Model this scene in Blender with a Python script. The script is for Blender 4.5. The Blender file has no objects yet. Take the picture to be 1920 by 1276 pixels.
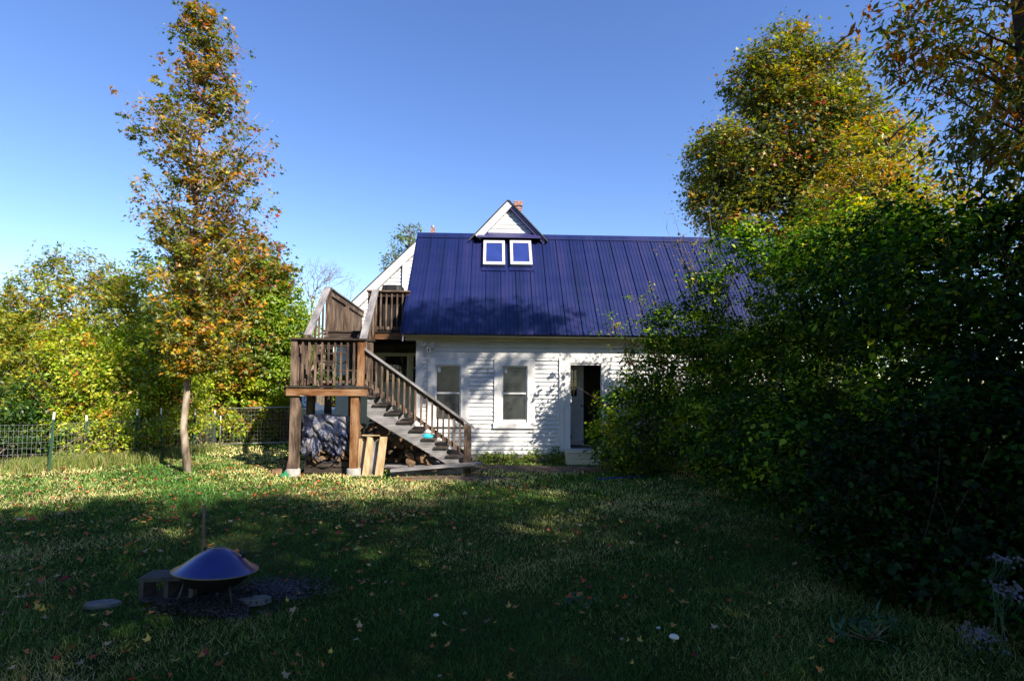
import bpy, math, random
import numpy as np
from mathutils import Vector, Matrix

R = math.radians
sc = bpy.context.scene
COL = sc.collection
random.seed(7)

# ------------------------------------------------------------------ camera
EYE = 1.70
PITCH = 3.2
cam_d = bpy.data.cameras.new("camera")
cam = bpy.data.objects.new("camera", cam_d); COL.objects.link(cam)
cam.location = (0, 0, EYE)
ROLL = 0.35
cam.rotation_euler = (Matrix.Rotation(R(90 + PITCH), 3, 'X') @ Matrix.Rotation(R(ROLL), 3, 'Z')).to_euler()
cam_d.sensor_width = 36.0
cam_d.lens = 36.0 * 1000 / 1920
cam_d.shift_y = 31 / 1920
cam_d.clip_start = 0.05
cam_d.clip_end = 2000
sc.camera = cam

# ------------------------------------------------------------------ sky and sun
SUN_EL, SUN_AZ = 37.0, 44.0          # azimuth: degrees to the right of straight behind the camera
to_sun = Vector((math.sin(R(SUN_AZ)) * math.cos(R(SUN_EL)), -math.cos(R(SUN_AZ)) * math.cos(R(SUN_EL)), math.sin(R(SUN_EL))))
world = bpy.data.worlds.new("World"); sc.world = world
world.use_nodes = True
wn = world.node_tree.nodes; wl = world.node_tree.links
wn.clear()
w_out = wn.new("ShaderNodeOutputWorld"); w_bg = wn.new("ShaderNodeBackground"); w_sky = wn.new("ShaderNodeTexSky")
w_hsv = wn.new("ShaderNodeHueSaturation")
w_sky.sky_type = 'NISHITA'; w_sky.sun_disc = False
w_sky.sun_elevation = R(SUN_EL)
w_sky.sun_rotation = math.atan2(to_sun.x, to_sun.y)
w_sky.air_density = 1.0; w_sky.dust_density = 0.0; w_sky.ozone_density = 1.6; w_sky.altitude = 200
w_hsv.inputs['Hue'].default_value = 0.514
w_hsv.inputs['Saturation'].default_value = 1.2
w_hsv.inputs['Value'].default_value = 1.0
w_bg.inputs['Strength'].default_value = 0.105
wl.new(w_sky.outputs[0], w_hsv.inputs['Color']); wl.new(w_hsv.outputs[0], w_bg.inputs['Color'])
wl.new(w_bg.outputs[0], w_out.inputs['Surface'])
sun_d = bpy.data.lights.new("sun", 'SUN'); sun = bpy.data.objects.new("sun", sun_d); COL.objects.link(sun)
sun_d.energy = 5.0; sun_d.angle = R(0.55); sun_d.color = (1.0, 0.90, 0.76)
sun.rotation_euler = to_sun.to_track_quat('Z', 'Y').to_euler()
sun.location = (20, -20, 30)

sc.view_settings.view_transform = 'Standard'
sc.view_settings.look = 'None'
sc.view_settings.exposure = 1.25
sc.view_settings.gamma = 1.0
sc.render.engine = 'CYCLES'
sc.cycles.max_bounces = 6
sc.cycles.transparent_max_bounces = 12
sc.cycles.diffuse_bounces = 2
sc.cycles.glossy_bounces = 3
sc.cycles.caustics_reflective = False
sc.cycles.caustics_refractive = False

# ------------------------------------------------------------------ frames and measuring
TH = R(2.2)
H0 = Vector((-2.18, 12.3, 0))
CT, ST = math.cos(TH), math.sin(TH)
def W(u, v, z):                       # house frame to world
    return Vector((H0.x + u * CT - v * ST, H0.y + u * ST + v * CT, z))
def ray(px, py):
    p = R(PITCH)
    x0 = (px - 960) / 1000; y0 = -(py - 669) / 1000; c, s = math.cos(R(ROLL)), math.sin(R(ROLL))
    x = x0 * c - y0 * s; y = x0 * s + y0 * c
    return Vector((x, math.cos(p) - y * math.sin(p), math.sin(p) + y * math.cos(p)))
def at(px, py, Y):
    d = ray(px, py); t = Y / d.y
    return Vector((d.x * t, Y, EYE + d.z * t))
def on_ground(px, py, z=0.0):
    d = ray(px, py); t = (z - EYE) / d.z
    return Vector((d.x * t, d.y * t, z))
def on_v(px, py, v=0.0):              # photo measurement on a plane parallel to the front wall: (u, z)
    d = ray(px, py)
    n = Vector((-ST, CT, 0))
    o = Vector((0, 0, EYE))
    t = ((H0 + n * v) - o).dot(n) / d.dot(n)
    p = o + d * t
    q = p - H0
    return q.x * CT + q.y * ST, p.z

# ------------------------------------------------------------------ materials
def new_mat(name):
    m = bpy.data.materials.new(name); m.use_nodes = True
    nt = m.node_tree; nt.nodes.clear()
    o = nt.nodes.new("ShaderNodeOutputMaterial")
    b = nt.nodes.new("ShaderNodeBsdfPrincipled")
    nt.links.new(b.outputs[0], o.inputs[0])
    return m, nt, b, o
def ramp(nt, stops):
    r = nt.nodes.new("ShaderNodeValToRGB")
    e = r.color_ramp.elements
    while len(e) < len(stops): e.new(0.5)
    for i, (p, c) in enumerate(stops):
        e[i].position = p; e[i].color = (*c, 1)
    return r
def noise(nt, scale, detail=4, rough=0.55, vec=None):
    n = nt.nodes.new("ShaderNodeTexNoise")
    n.inputs['Scale'].default_value = scale; n.inputs['Detail'].default_value = detail
    n.inputs['Roughness'].default_value = rough
    if vec is not None: nt.links.new(vec, n.inputs['Vector'])
    return n
def obj_vec(nt, scale=(1, 1, 1), kind='Object'):
    t = nt.nodes.new("ShaderNodeTexCoord"); mp = nt.nodes.new("ShaderNodeMapping")
    mp.inputs['Scale'].default_value = scale
    nt.links.new(t.outputs[kind], mp.inputs['Vector'])
    return mp.outputs[0]
def bump(nt, b, h, strength=0.3, dist=0.01):
    bp = nt.nodes.new("ShaderNodeBump"); bp.inputs['Strength'].default_value = strength
    bp.inputs['Distance'].default_value = dist
    nt.links.new(h, bp.inputs['Height']); nt.links.new(bp.outputs[0], b.inputs['Normal'])
def speckled(name, stops, scale=6, rough=0.7, vec_scale=(1, 1, 1), bs=0.3, bd=0.01, spec=0.3, metallic=0, fine=None):
    m, nt, b, o = new_mat(name)
    v = obj_vec(nt, vec_scale)
    n = noise(nt, scale, 6, 0.6, v); r = ramp(nt, stops)
    nt.links.new(n.outputs['Fac'], r.inputs[0]); nt.links.new(r.outputs[0], b.inputs['Base Color'])
    n2 = noise(nt, fine or scale * 8, 3, 0.6, v)
    bump(nt, b, n2.outputs['Fac'], bs, bd)
    b.inputs['Roughness'].default_value = rough
    b.inputs['Specular IOR Level'].default_value = spec
    b.inputs['Metallic'].default_value = metallic
    return m
def wood(name, dark, mid, light, streak=22, blotch=1.3, rough=0.8):
    m, nt, b, o = new_mat(name)
    v1 = obj_vec(nt, (1.2, streak, 1), 'UV'); v2 = obj_vec(nt, (blotch, blotch * 2.2, 1), 'UV')
    n1 = noise(nt, 3.0, 8, 0.65, v1); n2 = noise(nt, 1.5, 3, 0.5, v2)
    add = nt.nodes.new("ShaderNodeMath"); add.operation = 'MULTIPLY_ADD'
    nt.links.new(n1.outputs['Fac'], add.inputs[0]); add.inputs[1].default_value = 0.55
    mul = nt.nodes.new("ShaderNodeMath"); mul.operation = 'MULTIPLY'; mul.inputs[1].default_value = 0.55
    nt.links.new(n2.outputs['Fac'], mul.inputs[0]); nt.links.new(mul.outputs[0], add.inputs[2])
    r = ramp(nt, [(0.40, dark), (0.52, mid), (0.66, light)])
    nt.links.new(add.outputs[0], r.inputs[0]); nt.links.new(r.outputs[0], b.inputs['Base Color'])
    bump(nt, b, n1.outputs['Fac'], 0.5, 0.006)
    b.inputs['Roughness'].default_value = rough; b.inputs['Specular IOR Level'].default_value = 0.25
    return m
def plain(name, c, rough=0.6, spec=0.4, metallic=0):
    return speckled(name, [(0.3, tuple(x * 0.85 for x in c)), (0.7, tuple(min(1, x * 1.12) for x in c))], 5, rough, bs=0.1, bd=0.003, spec=spec, metallic=metallic)

def leaf_mat(name, trans=0.35, gloss=0.05, rough=0.45):
    m = bpy.data.materials.new(name); m.use_nodes = True
    nt = m.node_tree; nt.nodes.clear()
    o = nt.nodes.new("ShaderNodeOutputMaterial")
    at_ = nt.nodes.new("ShaderNodeAttribute"); at_.attribute_name = "Col"
    df = nt.nodes.new("ShaderNodeBsdfDiffuse"); tr = nt.nodes.new("ShaderNodeBsdfTranslucent")
    gl = nt.nodes.new("ShaderNodeBsdfGlossy"); gl.inputs['Roughness'].default_value = rough
    m1 = nt.nodes.new("ShaderNodeMixShader"); m2 = nt.nodes.new("ShaderNodeMixShader")
    m1.inputs[0].default_value = trans; m2.inputs[0].default_value = gloss
    br = nt.nodes.new("ShaderNodeHueSaturation"); br.inputs['Saturation'].default_value = 1.1; br.inputs['Value'].default_value = 1.7
    nt.links.new(at_.outputs['Color'], df.inputs[0]); nt.links.new(at_.outputs['Color'], br.inputs['Color'])
    nt.links.new(br.outputs[0], tr.inputs[0])
    nt.links.new(df.outputs[0], m1.inputs[1]); nt.links.new(tr.outputs[0], m1.inputs[2])
    nt.links.new(m1.outputs[0], m2.inputs[1]); nt.links.new(gl.outputs[0], m2.inputs[2])
    nt.links.new(m2.outputs[0], o.inputs[0])
    return m

M = {}
M['leaf'] = leaf_mat("foliage", 0.38, 0.03)
M['leaf_gloss'] = leaf_mat("glossy_foliage", 0.38, 0.012, 0.4)
M['grass'] = leaf_mat("grass_blades", 0.30, 0.03, 0.5)
M['dry_leaf'] = leaf_mat("dry_leaf", 0.2, 0.02, 0.6)
M['bark'] = speckled("grey_brown_bark", [(0.35, (0.07, 0.05, 0.035)), (0.6, (0.17, 0.13, 0.095)), (0.75, (0.26, 0.21, 0.16))], 7, 0.9, (1, 1, 0.25), 0.7, 0.02)
M['maple_bark'] = speckled("smooth_tan_bark", [(0.35, (0.10, 0.075, 0.055)), (0.5, (0.26, 0.21, 0.155)), (0.68, (0.40, 0.34, 0.27))], 9, 0.85, (1, 1, 0.35), 0.5, 0.01)
M['twig'] = speckled("pale_twig_bark", [(0.3, (0.08, 0.06, 0.04)), (0.7, (0.22, 0.18, 0.13))], 9, 0.9, bs=0.3)
M['white'] = speckled("weathered_white_paint", [(0.25, (0.50, 0.51, 0.51)), (0.45, (0.62, 0.63, 0.63)), (0.7, (0.68, 0.68, 0.67))], 2.2, 0.55, bs=0.25, bd=0.004, fine=40)
M['white_trim'] = speckled("white_trim_paint", [(0.3, (0.60, 0.60, 0.59)), (0.65, (0.70, 0.70, 0.69))], 3, 0.5, bs=0.15, bd=0.003)
M['cream'] = speckled("cream_paint", [(0.3, (0.48, 0.46, 0.33)), (0.7, (0.60, 0.57, 0.43))], 3, 0.65, bs=0.2, bd=0.004)
M['stone'] = speckled("foundation_stone", [(0.3, (0.10, 0.095, 0.09)), (0.7, (0.28, 0.26, 0.24))], 4, 0.9, bs=0.8, bd=0.03)
M['concrete'] = speckled("rough_concrete", [(0.3, (0.20, 0.19, 0.18)), (0.7, (0.36, 0.35, 0.33))], 9, 0.95, bs=0.6, bd=0.01)
M['dark_concrete'] = speckled("sooty_concrete", [(0.3, (0.03, 0.028, 0.028)), (0.7, (0.09, 0.087, 0.087))], 9, 0.95, bs=0.7, bd=0.01)
M['slate'] = speckled("grey_slate", [(0.3, (0.07, 0.075, 0.08)), (0.7, (0.19, 0.195, 0.20))], 9, 0.8, bs=0.4, bd=0.01)
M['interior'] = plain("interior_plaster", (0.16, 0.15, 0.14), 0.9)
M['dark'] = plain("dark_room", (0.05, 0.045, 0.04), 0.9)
M['door_paint'] = plain("grey_white_door_paint", (0.42, 0.42, 0.44), 0.5)
M['brass'] = plain("dull_brass", (0.20, 0.17, 0.11), 0.45, 0.5, 0.8)
M['black_metal'] = plain("blackened_steel", (0.025, 0.024, 0.024), 0.55, 0.5, 0.4)
M['soot'] = plain('sooty_steel', (0.008, 0.008, 0.008), 0.9, 0.1)
M['rod'] = plain('weathered_rod', (0.16, 0.12, 0.10), 0.8, 0.3)
M['rusty'] = speckled("rusty_steel", [(0.35, (0.05, 0.035, 0.03)), (0.6, (0.13, 0.07, 0.045))], 14, 0.8, bs=0.3, metallic=0.3)
M['galv'] = plain("galvanised_wire", (0.34, 0.36, 0.38), 0.45, 0.5, 0.6)
M['green_post'] = plain("green_painted_steel", (0.03, 0.085, 0.055), 0.55)
M['white_plastic'] = plain("white_plastic", (0.8, 0.8, 0.8), 0.35, 0.5)
M['lens'] = plain("dark_lens", (0.01, 0.01, 0.012), 0.1, 0.6)
M['black_cover'] = plain("black_vinyl_cover", (0.005, 0.005, 0.006), 0.6, 0.3)
M['green_plastic'] = plain("green_plastic", (0.03, 0.25, 0.12), 0.4)
M['turquoise'] = plain("turquoise_cloth", (0.02, 0.32, 0.42), 0.8)
M['blue_plastic'] = plain("blue_plastic", (0.03, 0.03, 0.28), 0.45)
M['mushroom'] = plain("pale_mushroom", (0.62, 0.60, 0.52), 0.7)
M['petal'] = plain("lilac_white_petals", (0.13, 0.125, 0.18), 0.9, 0.1)
M['car_white'] = plain("white_car_paint", (0.82, 0.82, 0.83), 0.2, 0.6)
M['tyre'] = plain("tyre_rubber", (0.02, 0.02, 0.02), 0.85)
M['red_lens'] = plain("red_lamp_lens", (0.5, 0.02, 0.015), 0.2, 0.6)
M['terracotta'] = plain("terracotta", (0.35, 0.14, 0.07), 0.8)
M['wood'] = wood("weathered_deck_wood", (0.014, 0.010, 0.009), (0.062, 0.040, 0.029), (0.20, 0.145, 0.105))
M['wood_orange'] = wood("amber_stained_wood", (0.02, 0.011, 0.008), (0.15, 0.062, 0.02), (0.27, 0.165, 0.095))
M['wood_dark'] = wood("dark_brown_wood", (0.010, 0.008, 0.008), (0.028, 0.021, 0.018), (0.07, 0.052, 0.042))  # darkest brown wood tone
M['wood_grey'] = wood("silver_grey_wood", (0.055, 0.05, 0.05), (0.15, 0.145, 0.15), (0.28, 0.27, 0.275))
M['wood_new'] = wood("pale_pine_wood", (0.16, 0.105, 0.055), (0.33, 0.235, 0.125), (0.45, 0.34, 0.21), blotch=2.0)
M['log_end'] = speckled("split_log_wood", [(0.3, (0.07, 0.04, 0.022)), (0.55, (0.17, 0.105, 0.058)), (0.75, (0.32, 0.22, 0.13))], 12, 0.9, bs=0.5)
M['log_bark'] = speckled("log_bark", [(0.3, (0.04, 0.032, 0.026)), (0.7, (0.15, 0.115, 0.085))], 14, 0.95, (1, 1, 1), 0.9, 0.02)

def brick_mat():
    m, nt, b, o = new_mat("red_brick")
    v = obj_vec(nt, (1, 1, 1))
    br = nt.nodes.new("ShaderNodeTexBrick")
    br.inputs['Color1'].default_value = (0.24, 0.075, 0.05, 1); br.inputs['Color2'].default_value = (0.18, 0.06, 0.04, 1)
    br.inputs['Mortar'].default_value = (0.4, 0.36, 0.32, 1); br.inputs['Scale'].default_value = 1
    br.inputs['Brick Width'].default_value = 0.2; br.inputs['Row Height'].default_value = 0.07; br.inputs['Mortar Size'].default_value = 0.008
    mp = nt.nodes.new("ShaderNodeMapping"); mp.inputs['Rotation'].default_value = (R(90), 0, 0)
    nt.links.new(v, mp.inputs[0]); nt.links.new(mp.outputs[0], br.inputs['Vector'])
    nt.links.new(br.outputs[0], b.inputs['Base Color']); b.inputs['Roughness'].default_value = 0.9
    return m
M['brick'] = brick_mat()

def roof_mat():
    m, nt, b, o = new_mat("blue_metal_roofing")
    v = obj_vec(nt, (0.25, 1.0, 1))
    v2 = obj_vec(nt, (2.7, 0.22, 0.22))
    n = noise(nt, 1.2, 4, 0.6, v2)
    r = ramp(nt, [(0.3, (0.002, 0.006, 0.040)), (0.5, (0.004, 0.010, 0.068)), (0.70, (0.015, 0.016, 0.074))])
    nt.links.new(n.outputs['Fac'], r.inputs[0]); nt.links.new(r.outputs[0], b.inputs['Base Color'])
    n3 = noise(nt, 3.0, 3, 0.5, v)
    mr = nt.nodes.new("ShaderNodeMapRange"); mr.inputs['To Min'].default_value = 0.33; mr.inputs['To Max'].default_value = 0.5
    nt.links.new(n3.outputs['Fac'], mr.inputs[0]); nt.links.new(mr.outputs[0], b.inputs['Roughness'])
    b.inputs['Specular IOR Level'].default_value = 0.5
    return m
M['roof'] = roof_mat()
M['shingle'] = speckled("dark_shingle", [(0.3, (0.02, 0.02, 0.028)), (0.7, (0.07, 0.07, 0.085))], 20, 0.85, bs=0.5)
M['blue_flash_shade'] = plain("blue_flashing_and_eave_shade", (0.03, 0.03, 0.10), 0.35, 0.5)
M['sky_frame'] = plain("pale_skylight_frame", (0.42, 0.41, 0.44), 0.5)

def pane_mat(name, tint, fac, rough=0.05):
    m = bpy.data.materials.new(name); m.use_nodes = True
    nt = m.node_tree; nt.nodes.clear()
    o = nt.nodes.new("ShaderNodeOutputMaterial")
    tr = nt.nodes.new("ShaderNodeBsdfTransparent"); b = nt.nodes.new("ShaderNodeBsdfPrincipled")
    b.inputs['Roughness'].default_value = rough
    b.inputs['Specular IOR Level'].default_value = 0.6
    v = obj_vec(nt, (1, 1, 1)); n = noise(nt, 2.5, 4, 0.6, v)
    r = ramp(nt, [(0.3, tuple(x * 0.8 for x in tint)), (0.7, tuple(x * 1.25 for x in tint))])
    nt.links.new(n.outputs['Fac'], r.inputs[0]); nt.links.new(r.outputs[0], b.inputs['Base Color'])
    mx = nt.nodes.new("ShaderNodeMixShader"); mx.inputs[0].default_value = fac
    nt.links.new(tr.outputs[0], mx.inputs[1]); nt.links.new(b.outputs[0], mx.inputs[2]); nt.links.new(mx.outputs[0], o.inputs[0])
    return m
M['screen'] = pane_mat("dusty_screened_glass", (0.05, 0.056, 0.058), 0.75, 0.2)
M['glass'] = pane_mat("dark_glass", (0.012, 0.014, 0.018), 0.8, 0.04)
M['sky_glass'] = pane_mat("skylight_glass", (0.02, 0.035, 0.16), 0.97, 0.12)

def tarp_mat():
    m, nt, b, o = new_mat("blue_silver_tarp")
    v = obj_vec(nt, (1, 1, 1)); n = noise(nt, 2.3, 3, 0.5, v)
    r = ramp(nt, [(0.46, (0.005, 0.007, 0.02)), (0.53, (0.014, 0.022, 0.06)), (0.58, (0.03, 0.035, 0.055)), (0.60, (0.13, 0.125, 0.145))])
    nt.links.new(n.outputs['Fac'], r.inputs[0]); nt.links.new(r.outputs[0], b.inputs['Base Color'])
    n2 = noise(nt, 9, 5, 0.6, v); bump(nt, b, n2.outputs['Fac'], 0.7, 0.04)
    b.inputs['Roughness'].default_value = 0.45
    return m
M['tarp'] = tarp_mat()

def lid_mat():
    m, nt, b, o = new_mat("blue_enamel_lid")
    v = obj_vec(nt, (1, 1, 1)); n = noise(nt, 6, 3, 0.5, v)
    r = ramp(nt, [(0.3, (0.008, 0.012, 0.11)), (0.7, (0.012, 0.018, 0.16))])
    nt.links.new(n.outputs['Fac'], r.inputs[0]); nt.links.new(r.outputs[0], b.inputs['Base Color'])
    b.inputs['Roughness'].default_value = 0.28; b.inputs['Metallic'].default_value = 0.25
    b.inputs['Coat Weight'].default_value = 0.4; b.inputs['Coat Roughness'].default_value = 0.15
    return m
M['lid'] = lid_mat()

def ground_mat():
    m, nt, b, o = new_mat("lawn_soil_and_turf")
    v = obj_vec(nt, (1, 1, 1))
    n1 = noise(nt, 0.45, 5, 0.6, v); n2 = noise(nt, 30, 4, 0.7, v)
    r1 = ramp(nt, [(0.35, (0.018, 0.035, 0.008)), (0.52, (0.04, 0.055, 0.012)), (0.66, (0.085, 0.072, 0.03))])
    r2 = ramp(nt, [(0.3, (0.35, 0.35, 0.35)), (0.7, (1.2, 1.2, 1.2))])
    nt.links.new(n1.outputs['Fac'], r1.inputs[0]); nt.links.new(n2.outputs['Fac'], r2.inputs[0])
    mx = nt.nodes.new("ShaderNodeMix"); mx.data_type = 'RGBA'; mx.blend_type = 'MULTIPLY'; mx.inputs[0].default_value = 1
    nt.links.new(r1.outputs[0], mx.inputs[6]); nt.links.new(r2.outputs[0], mx.inputs[7])
    nt.links.new(mx.outputs[2], b.inputs['Base Color'])
    bump(nt, b, n2.outputs['Fac'], 1.0, 0.03)
    b.inputs['Roughness'].default_value = 1.0; b.inputs['Specular IOR Level'].default_value = 0.05
    return m
M['ground'] = ground_mat()
M['soil'] = speckled("bare_soil", [(0.3, (0.06, 0.04, 0.025)), (0.6, (0.17, 0.125, 0.085)), (0.8, (0.27, 0.21, 0.15))], 5, 1.0, bs=1.0, bd=0.03)
M['gravel'] = speckled("ash_and_gravel", [(0.35, (0.012, 0.012, 0.012)), (0.5, (0.04, 0.037, 0.037)), (0.62, (0.22, 0.21, 0.22))], 55, 1.0, bs=1.0, bd=0.03)

# ------------------------------------------------------------------ mesh helpers
FR = {}                                # world matrices of the Empties
def tag(o, label=None, cat=None, group=None, kind=None):
    if label: o['label'] = label
    if cat: o['category'] = cat
    if group: o['group'] = group
    if kind: o['kind'] = kind
    return o
def thing(name, label, cat, loc=(0, 0, 0), rz=0.0, group=None):
    o = bpy.data.objects.new(name, None); COL.objects.link(o)
    o.empty_display_size = 0.2
    o.location = loc; o.rotation_euler = (0, 0, rz)
    FR[o.name] = Matrix.Translation(Vector(loc)) @ Matrix.Rotation(rz, 4, 'Z')
    return tag(o, label, cat, group)
def link_mesh(name, me, parent=None, loc=None, rz=0.0):
    """me holds world coordinates; they are moved into the parent's frame (or into a frame at loc)."""
    o = bpy.data.objects.new(name, me); COL.objects.link(o)
    if parent is not None:
        root = parent; mat = FR[parent.name]
        me.transform(mat.inverted()); o.parent = parent
        FR[o.name] = mat
    else:
        mat = Matrix.Translation(Vector(loc or (0, 0, 0))) @ Matrix.Rotation(rz, 4, 'Z')
        me.transform(mat.inverted()); o.location = loc or (0, 0, 0); o.rotation_euler = (0, 0, rz)
        FR[o.name] = mat
    return o
class MB:
    def __init__(s): s.v = []; s.f = []; s.uv = []; s.sm = []
    def face(s, pts, uvs=None, smooth=False):
        i = len(s.v); s.v += [tuple(p) for p in pts]; s.f.append(tuple(range(i, i + len(pts))))
        s.uv.append(uvs or [(0, 0)] * len(pts)); s.sm.append(smooth)
    def hexa(s, c, r=None):            # 8 corners: bottom ring 0-3, top ring 4-7; u runs 0->1 direction
        r = r if r is not None else random.random() * 50
        c = [Vector(p) for p in c]
        quads = [(0, 3, 2, 1), (4, 5, 6, 7), (0, 1, 5, 4), (1, 2, 6, 5), (2, 3, 7, 6), (3, 0, 4, 7)]
        L = [(c[1] - c[0]).length, (c[3] - c[0]).length, (c[4] - c[0]).length]
        ax = max(range(3), key=lambda k: L[k])
        dirs = [(c[1] - c[0]), (c[3] - c[0]), (c[4] - c[0])]
        dl = dirs[ax].normalized() if L[ax] > 0 else Vector((1, 0, 0))
        oth = [dirs[k] for k in range(3) if k != ax]
        for q in quads:
            uv = []
            for k in q:
                d = c[k] - c[0]
                a = d.dot(dl)
                bq = sum(d.dot(x.normalized()) if x.length > 0 else 0 for x in oth)
                uv.append((a + r, bq + r * 3.7))
            s.face([c[k] for k in q], uv)
    def box(s, p0, p1, T=None):        # axis box between two corners, T maps (a,b,c)->world
        x0, y0, z0 = p0; x1, y1, z1 = p1
        T = T or (lambda a, b, c: Vector((a, b, c)))
        s.hexa([T(x0, y0, z0), T(x1, y0, z0), T(x1, y1, z0), T(x0, y1, z0), T(x0, y0, z1), T(x1, y0, z1), T(x1, y1, z1), T(x0, y1, z1)])
    def board(s, a, b, w, t, up=(0, 0, 1)):   # from a to b, w across (perp to up), t along up
        a = Vector(a); b = Vector(b); d = (b - a).normalized()
        side = d.cross(Vector(up))
        if side.length < 1e-5: side = d.cross(Vector((0, 1, 0)))
        side.normalize(); n = side.cross(d).normalized()
        x = side * (w / 2); y = n * (t / 2)
        s.hexa([a - x - y, b - x - y, b + x - y, a + x - y, a - x + y, b - x + y, b + x + y, a + x + y])
    def tube(s, pts, rads, n=6, cap=True):
        pts = [Vector(p) for p in pts]; rings = []
        base = len(s.v)
        for i, p in enumerate(pts):
            d = (pts[min(i + 1, len(pts) - 1)] - pts[max(i - 1, 0)])
            d = d.normalized() if d.length > 0 else Vector((0, 0, 1))
            a = d.cross(Vector((0, 0, 1)))
            if a.length < 0.05: a = d.cross(Vector((1, 0, 0)))
            a.normalize(); b = d.cross(a)
            for k in range(n):
                t = 2 * math.pi * k / n
                s.v.append(tuple(p + (a * math.cos(t) + b * math.sin(t)) * rads[i]))
        for i in range(len(pts) - 1):
            for k in range(n):
                q = (base + i * n + k, base + i * n + (k + 1) % n, base + (i + 1) * n + (k + 1) % n, base + (i + 1) * n + k)
                s.f.append(q); s.uv.append([(i, k), (i, k + 1), (i + 1, k + 1), (i + 1, k)]); s.sm.append(True)
        if cap:
            e = base + (len(pts) - 1) * n
            s.f.append(tuple(range(e, e + n))); s.uv.append([(0, 0)] * n); s.sm.append(False)
            s.f.append(tuple(range(base + n - 1, base - 1, -1))); s.uv.append([(0, 0)] * n); s.sm.append(False)
    def lathe(s, prof, c, n=48, M4=None, close=True):   # prof: (r, z) list
        base = len(s.v); c = Vector(c)
        for r, z in prof:
            for k in range(n):
                t = 2 * math.pi * k / n
                p = Vector((r * math.cos(t), r * math.sin(t), z))
                if M4 is not None: p = M4 @ p
                s.v.append(tuple(c + p))
        for i in range(len(prof) - 1):
            for k in range(n):
                s.f.append((base + i * n + k, base + i * n + (k + 1) % n, base + (i + 1) * n + (k + 1) % n, base + (i + 1) * n + k))
                s.uv.append([(0, 0)] * 4); s.sm.append(True)
    def mesh(s, name, mat):
        me = bpy.data.meshes.new(name)
        me.from_pydata(s.v, [], s.f); me.update()
        ul = me.uv_layers.new(name="UVMap")
        flat = np.array([c for f in s.uv for uv in f for c in uv], dtype=np.float32)
        ul.data.foreach_set("uv", flat)
        me.polygons.foreach_set("use_smooth", np.array(s.sm, dtype=bool))
        me.materials.append(mat)
        return me
    def build(s, name, mat, parent=None, loc=None, rz=0.0):
        return link_mesh(name, s.mesh(name, mat), parent, loc, rz)

# ------------------------------------------------------------------ leaves
def unit(a): return a / np.maximum(np.linalg.norm(a, axis=1, keepdims=True), 1e-9)
SHAPES = {
    'oval': ([(0, 0, 0), (0.5, 0.27, 0.06), (1, 0, -0.04), (0.5, -0.27, 0.06)], [(0, 2, 1), (0, 3, 2)]),
    'long': ([(0, 0, 0), (0.4, 0.16, 0.04), (1, 0, -0.08), (0.4, -0.16, 0.04)], [(0, 2, 1), (0, 3, 2)]),
    'heart': ([(0, 0, 0), (0.12, 0.30, 0.07), (0.5, 0.30, 0.05), (1, 0, -0.08), (0.5, -0.30, 0.05), (0.12, -0.30, 0.07)], [(0, 2, 1), (0, 3, 2), (0, 4, 3), (0, 5, 4)]),
    'spray': ([(0, 0, 0), (0.9, 0.30, 0.0), (0.55, 0.08, 0.03), (1.1, 0, -0.05), (0.55, -0.08, 0.03), (0.9, -0.30, 0)], [(0, 2, 1), (0, 3, 2), (0, 4, 3), (0, 5, 4)]),
}
def maple_shape():
    ang = [180, 140, 118, 95, 75, 52, 38, 18, 0, -18, -38, -52, -75, -95, -118, -140]
    rad = [0.10, 0.30, 0.44, 0.26, 0.58, 0.30, 0.36, 0.40, 0.72, 0.40, 0.36, 0.30, 0.58, 0.26, 0.44, 0.30]
    vs = [(0.35, 0, 0.0)]
    for a, r in zip(ang, rad):
        vs.append((0.35 + r * math.cos(R(a)), r * math.sin(R(a)), 0.10 * r))
    n = len(ang)
    return vs, [(0, 1 + (k + 1) % n, 1 + k) for k in range(n)]
SHAPES['maple'] = maple_shape()
def maple_small():
    ang = [180, 120, 95, 62, 40, 0, -40, -62, -95, -120]
    rad = [0.10, 0.42, 0.24, 0.58, 0.28, 0.70, 0.28, 0.58, 0.24, 0.42]
    vs = [(0.35, 0, 0.0)] + [(0.35 + r * math.cos(R(a)), r * math.sin(R(a)), 0.12 * r) for a, r in zip(ang, rad)]
    n = len(ang)
    return vs, [(0, 1 + (k + 1) % n, 1 + k) for k in range(n)]
SHAPES['maple_lo'] = maple_small()

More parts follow.
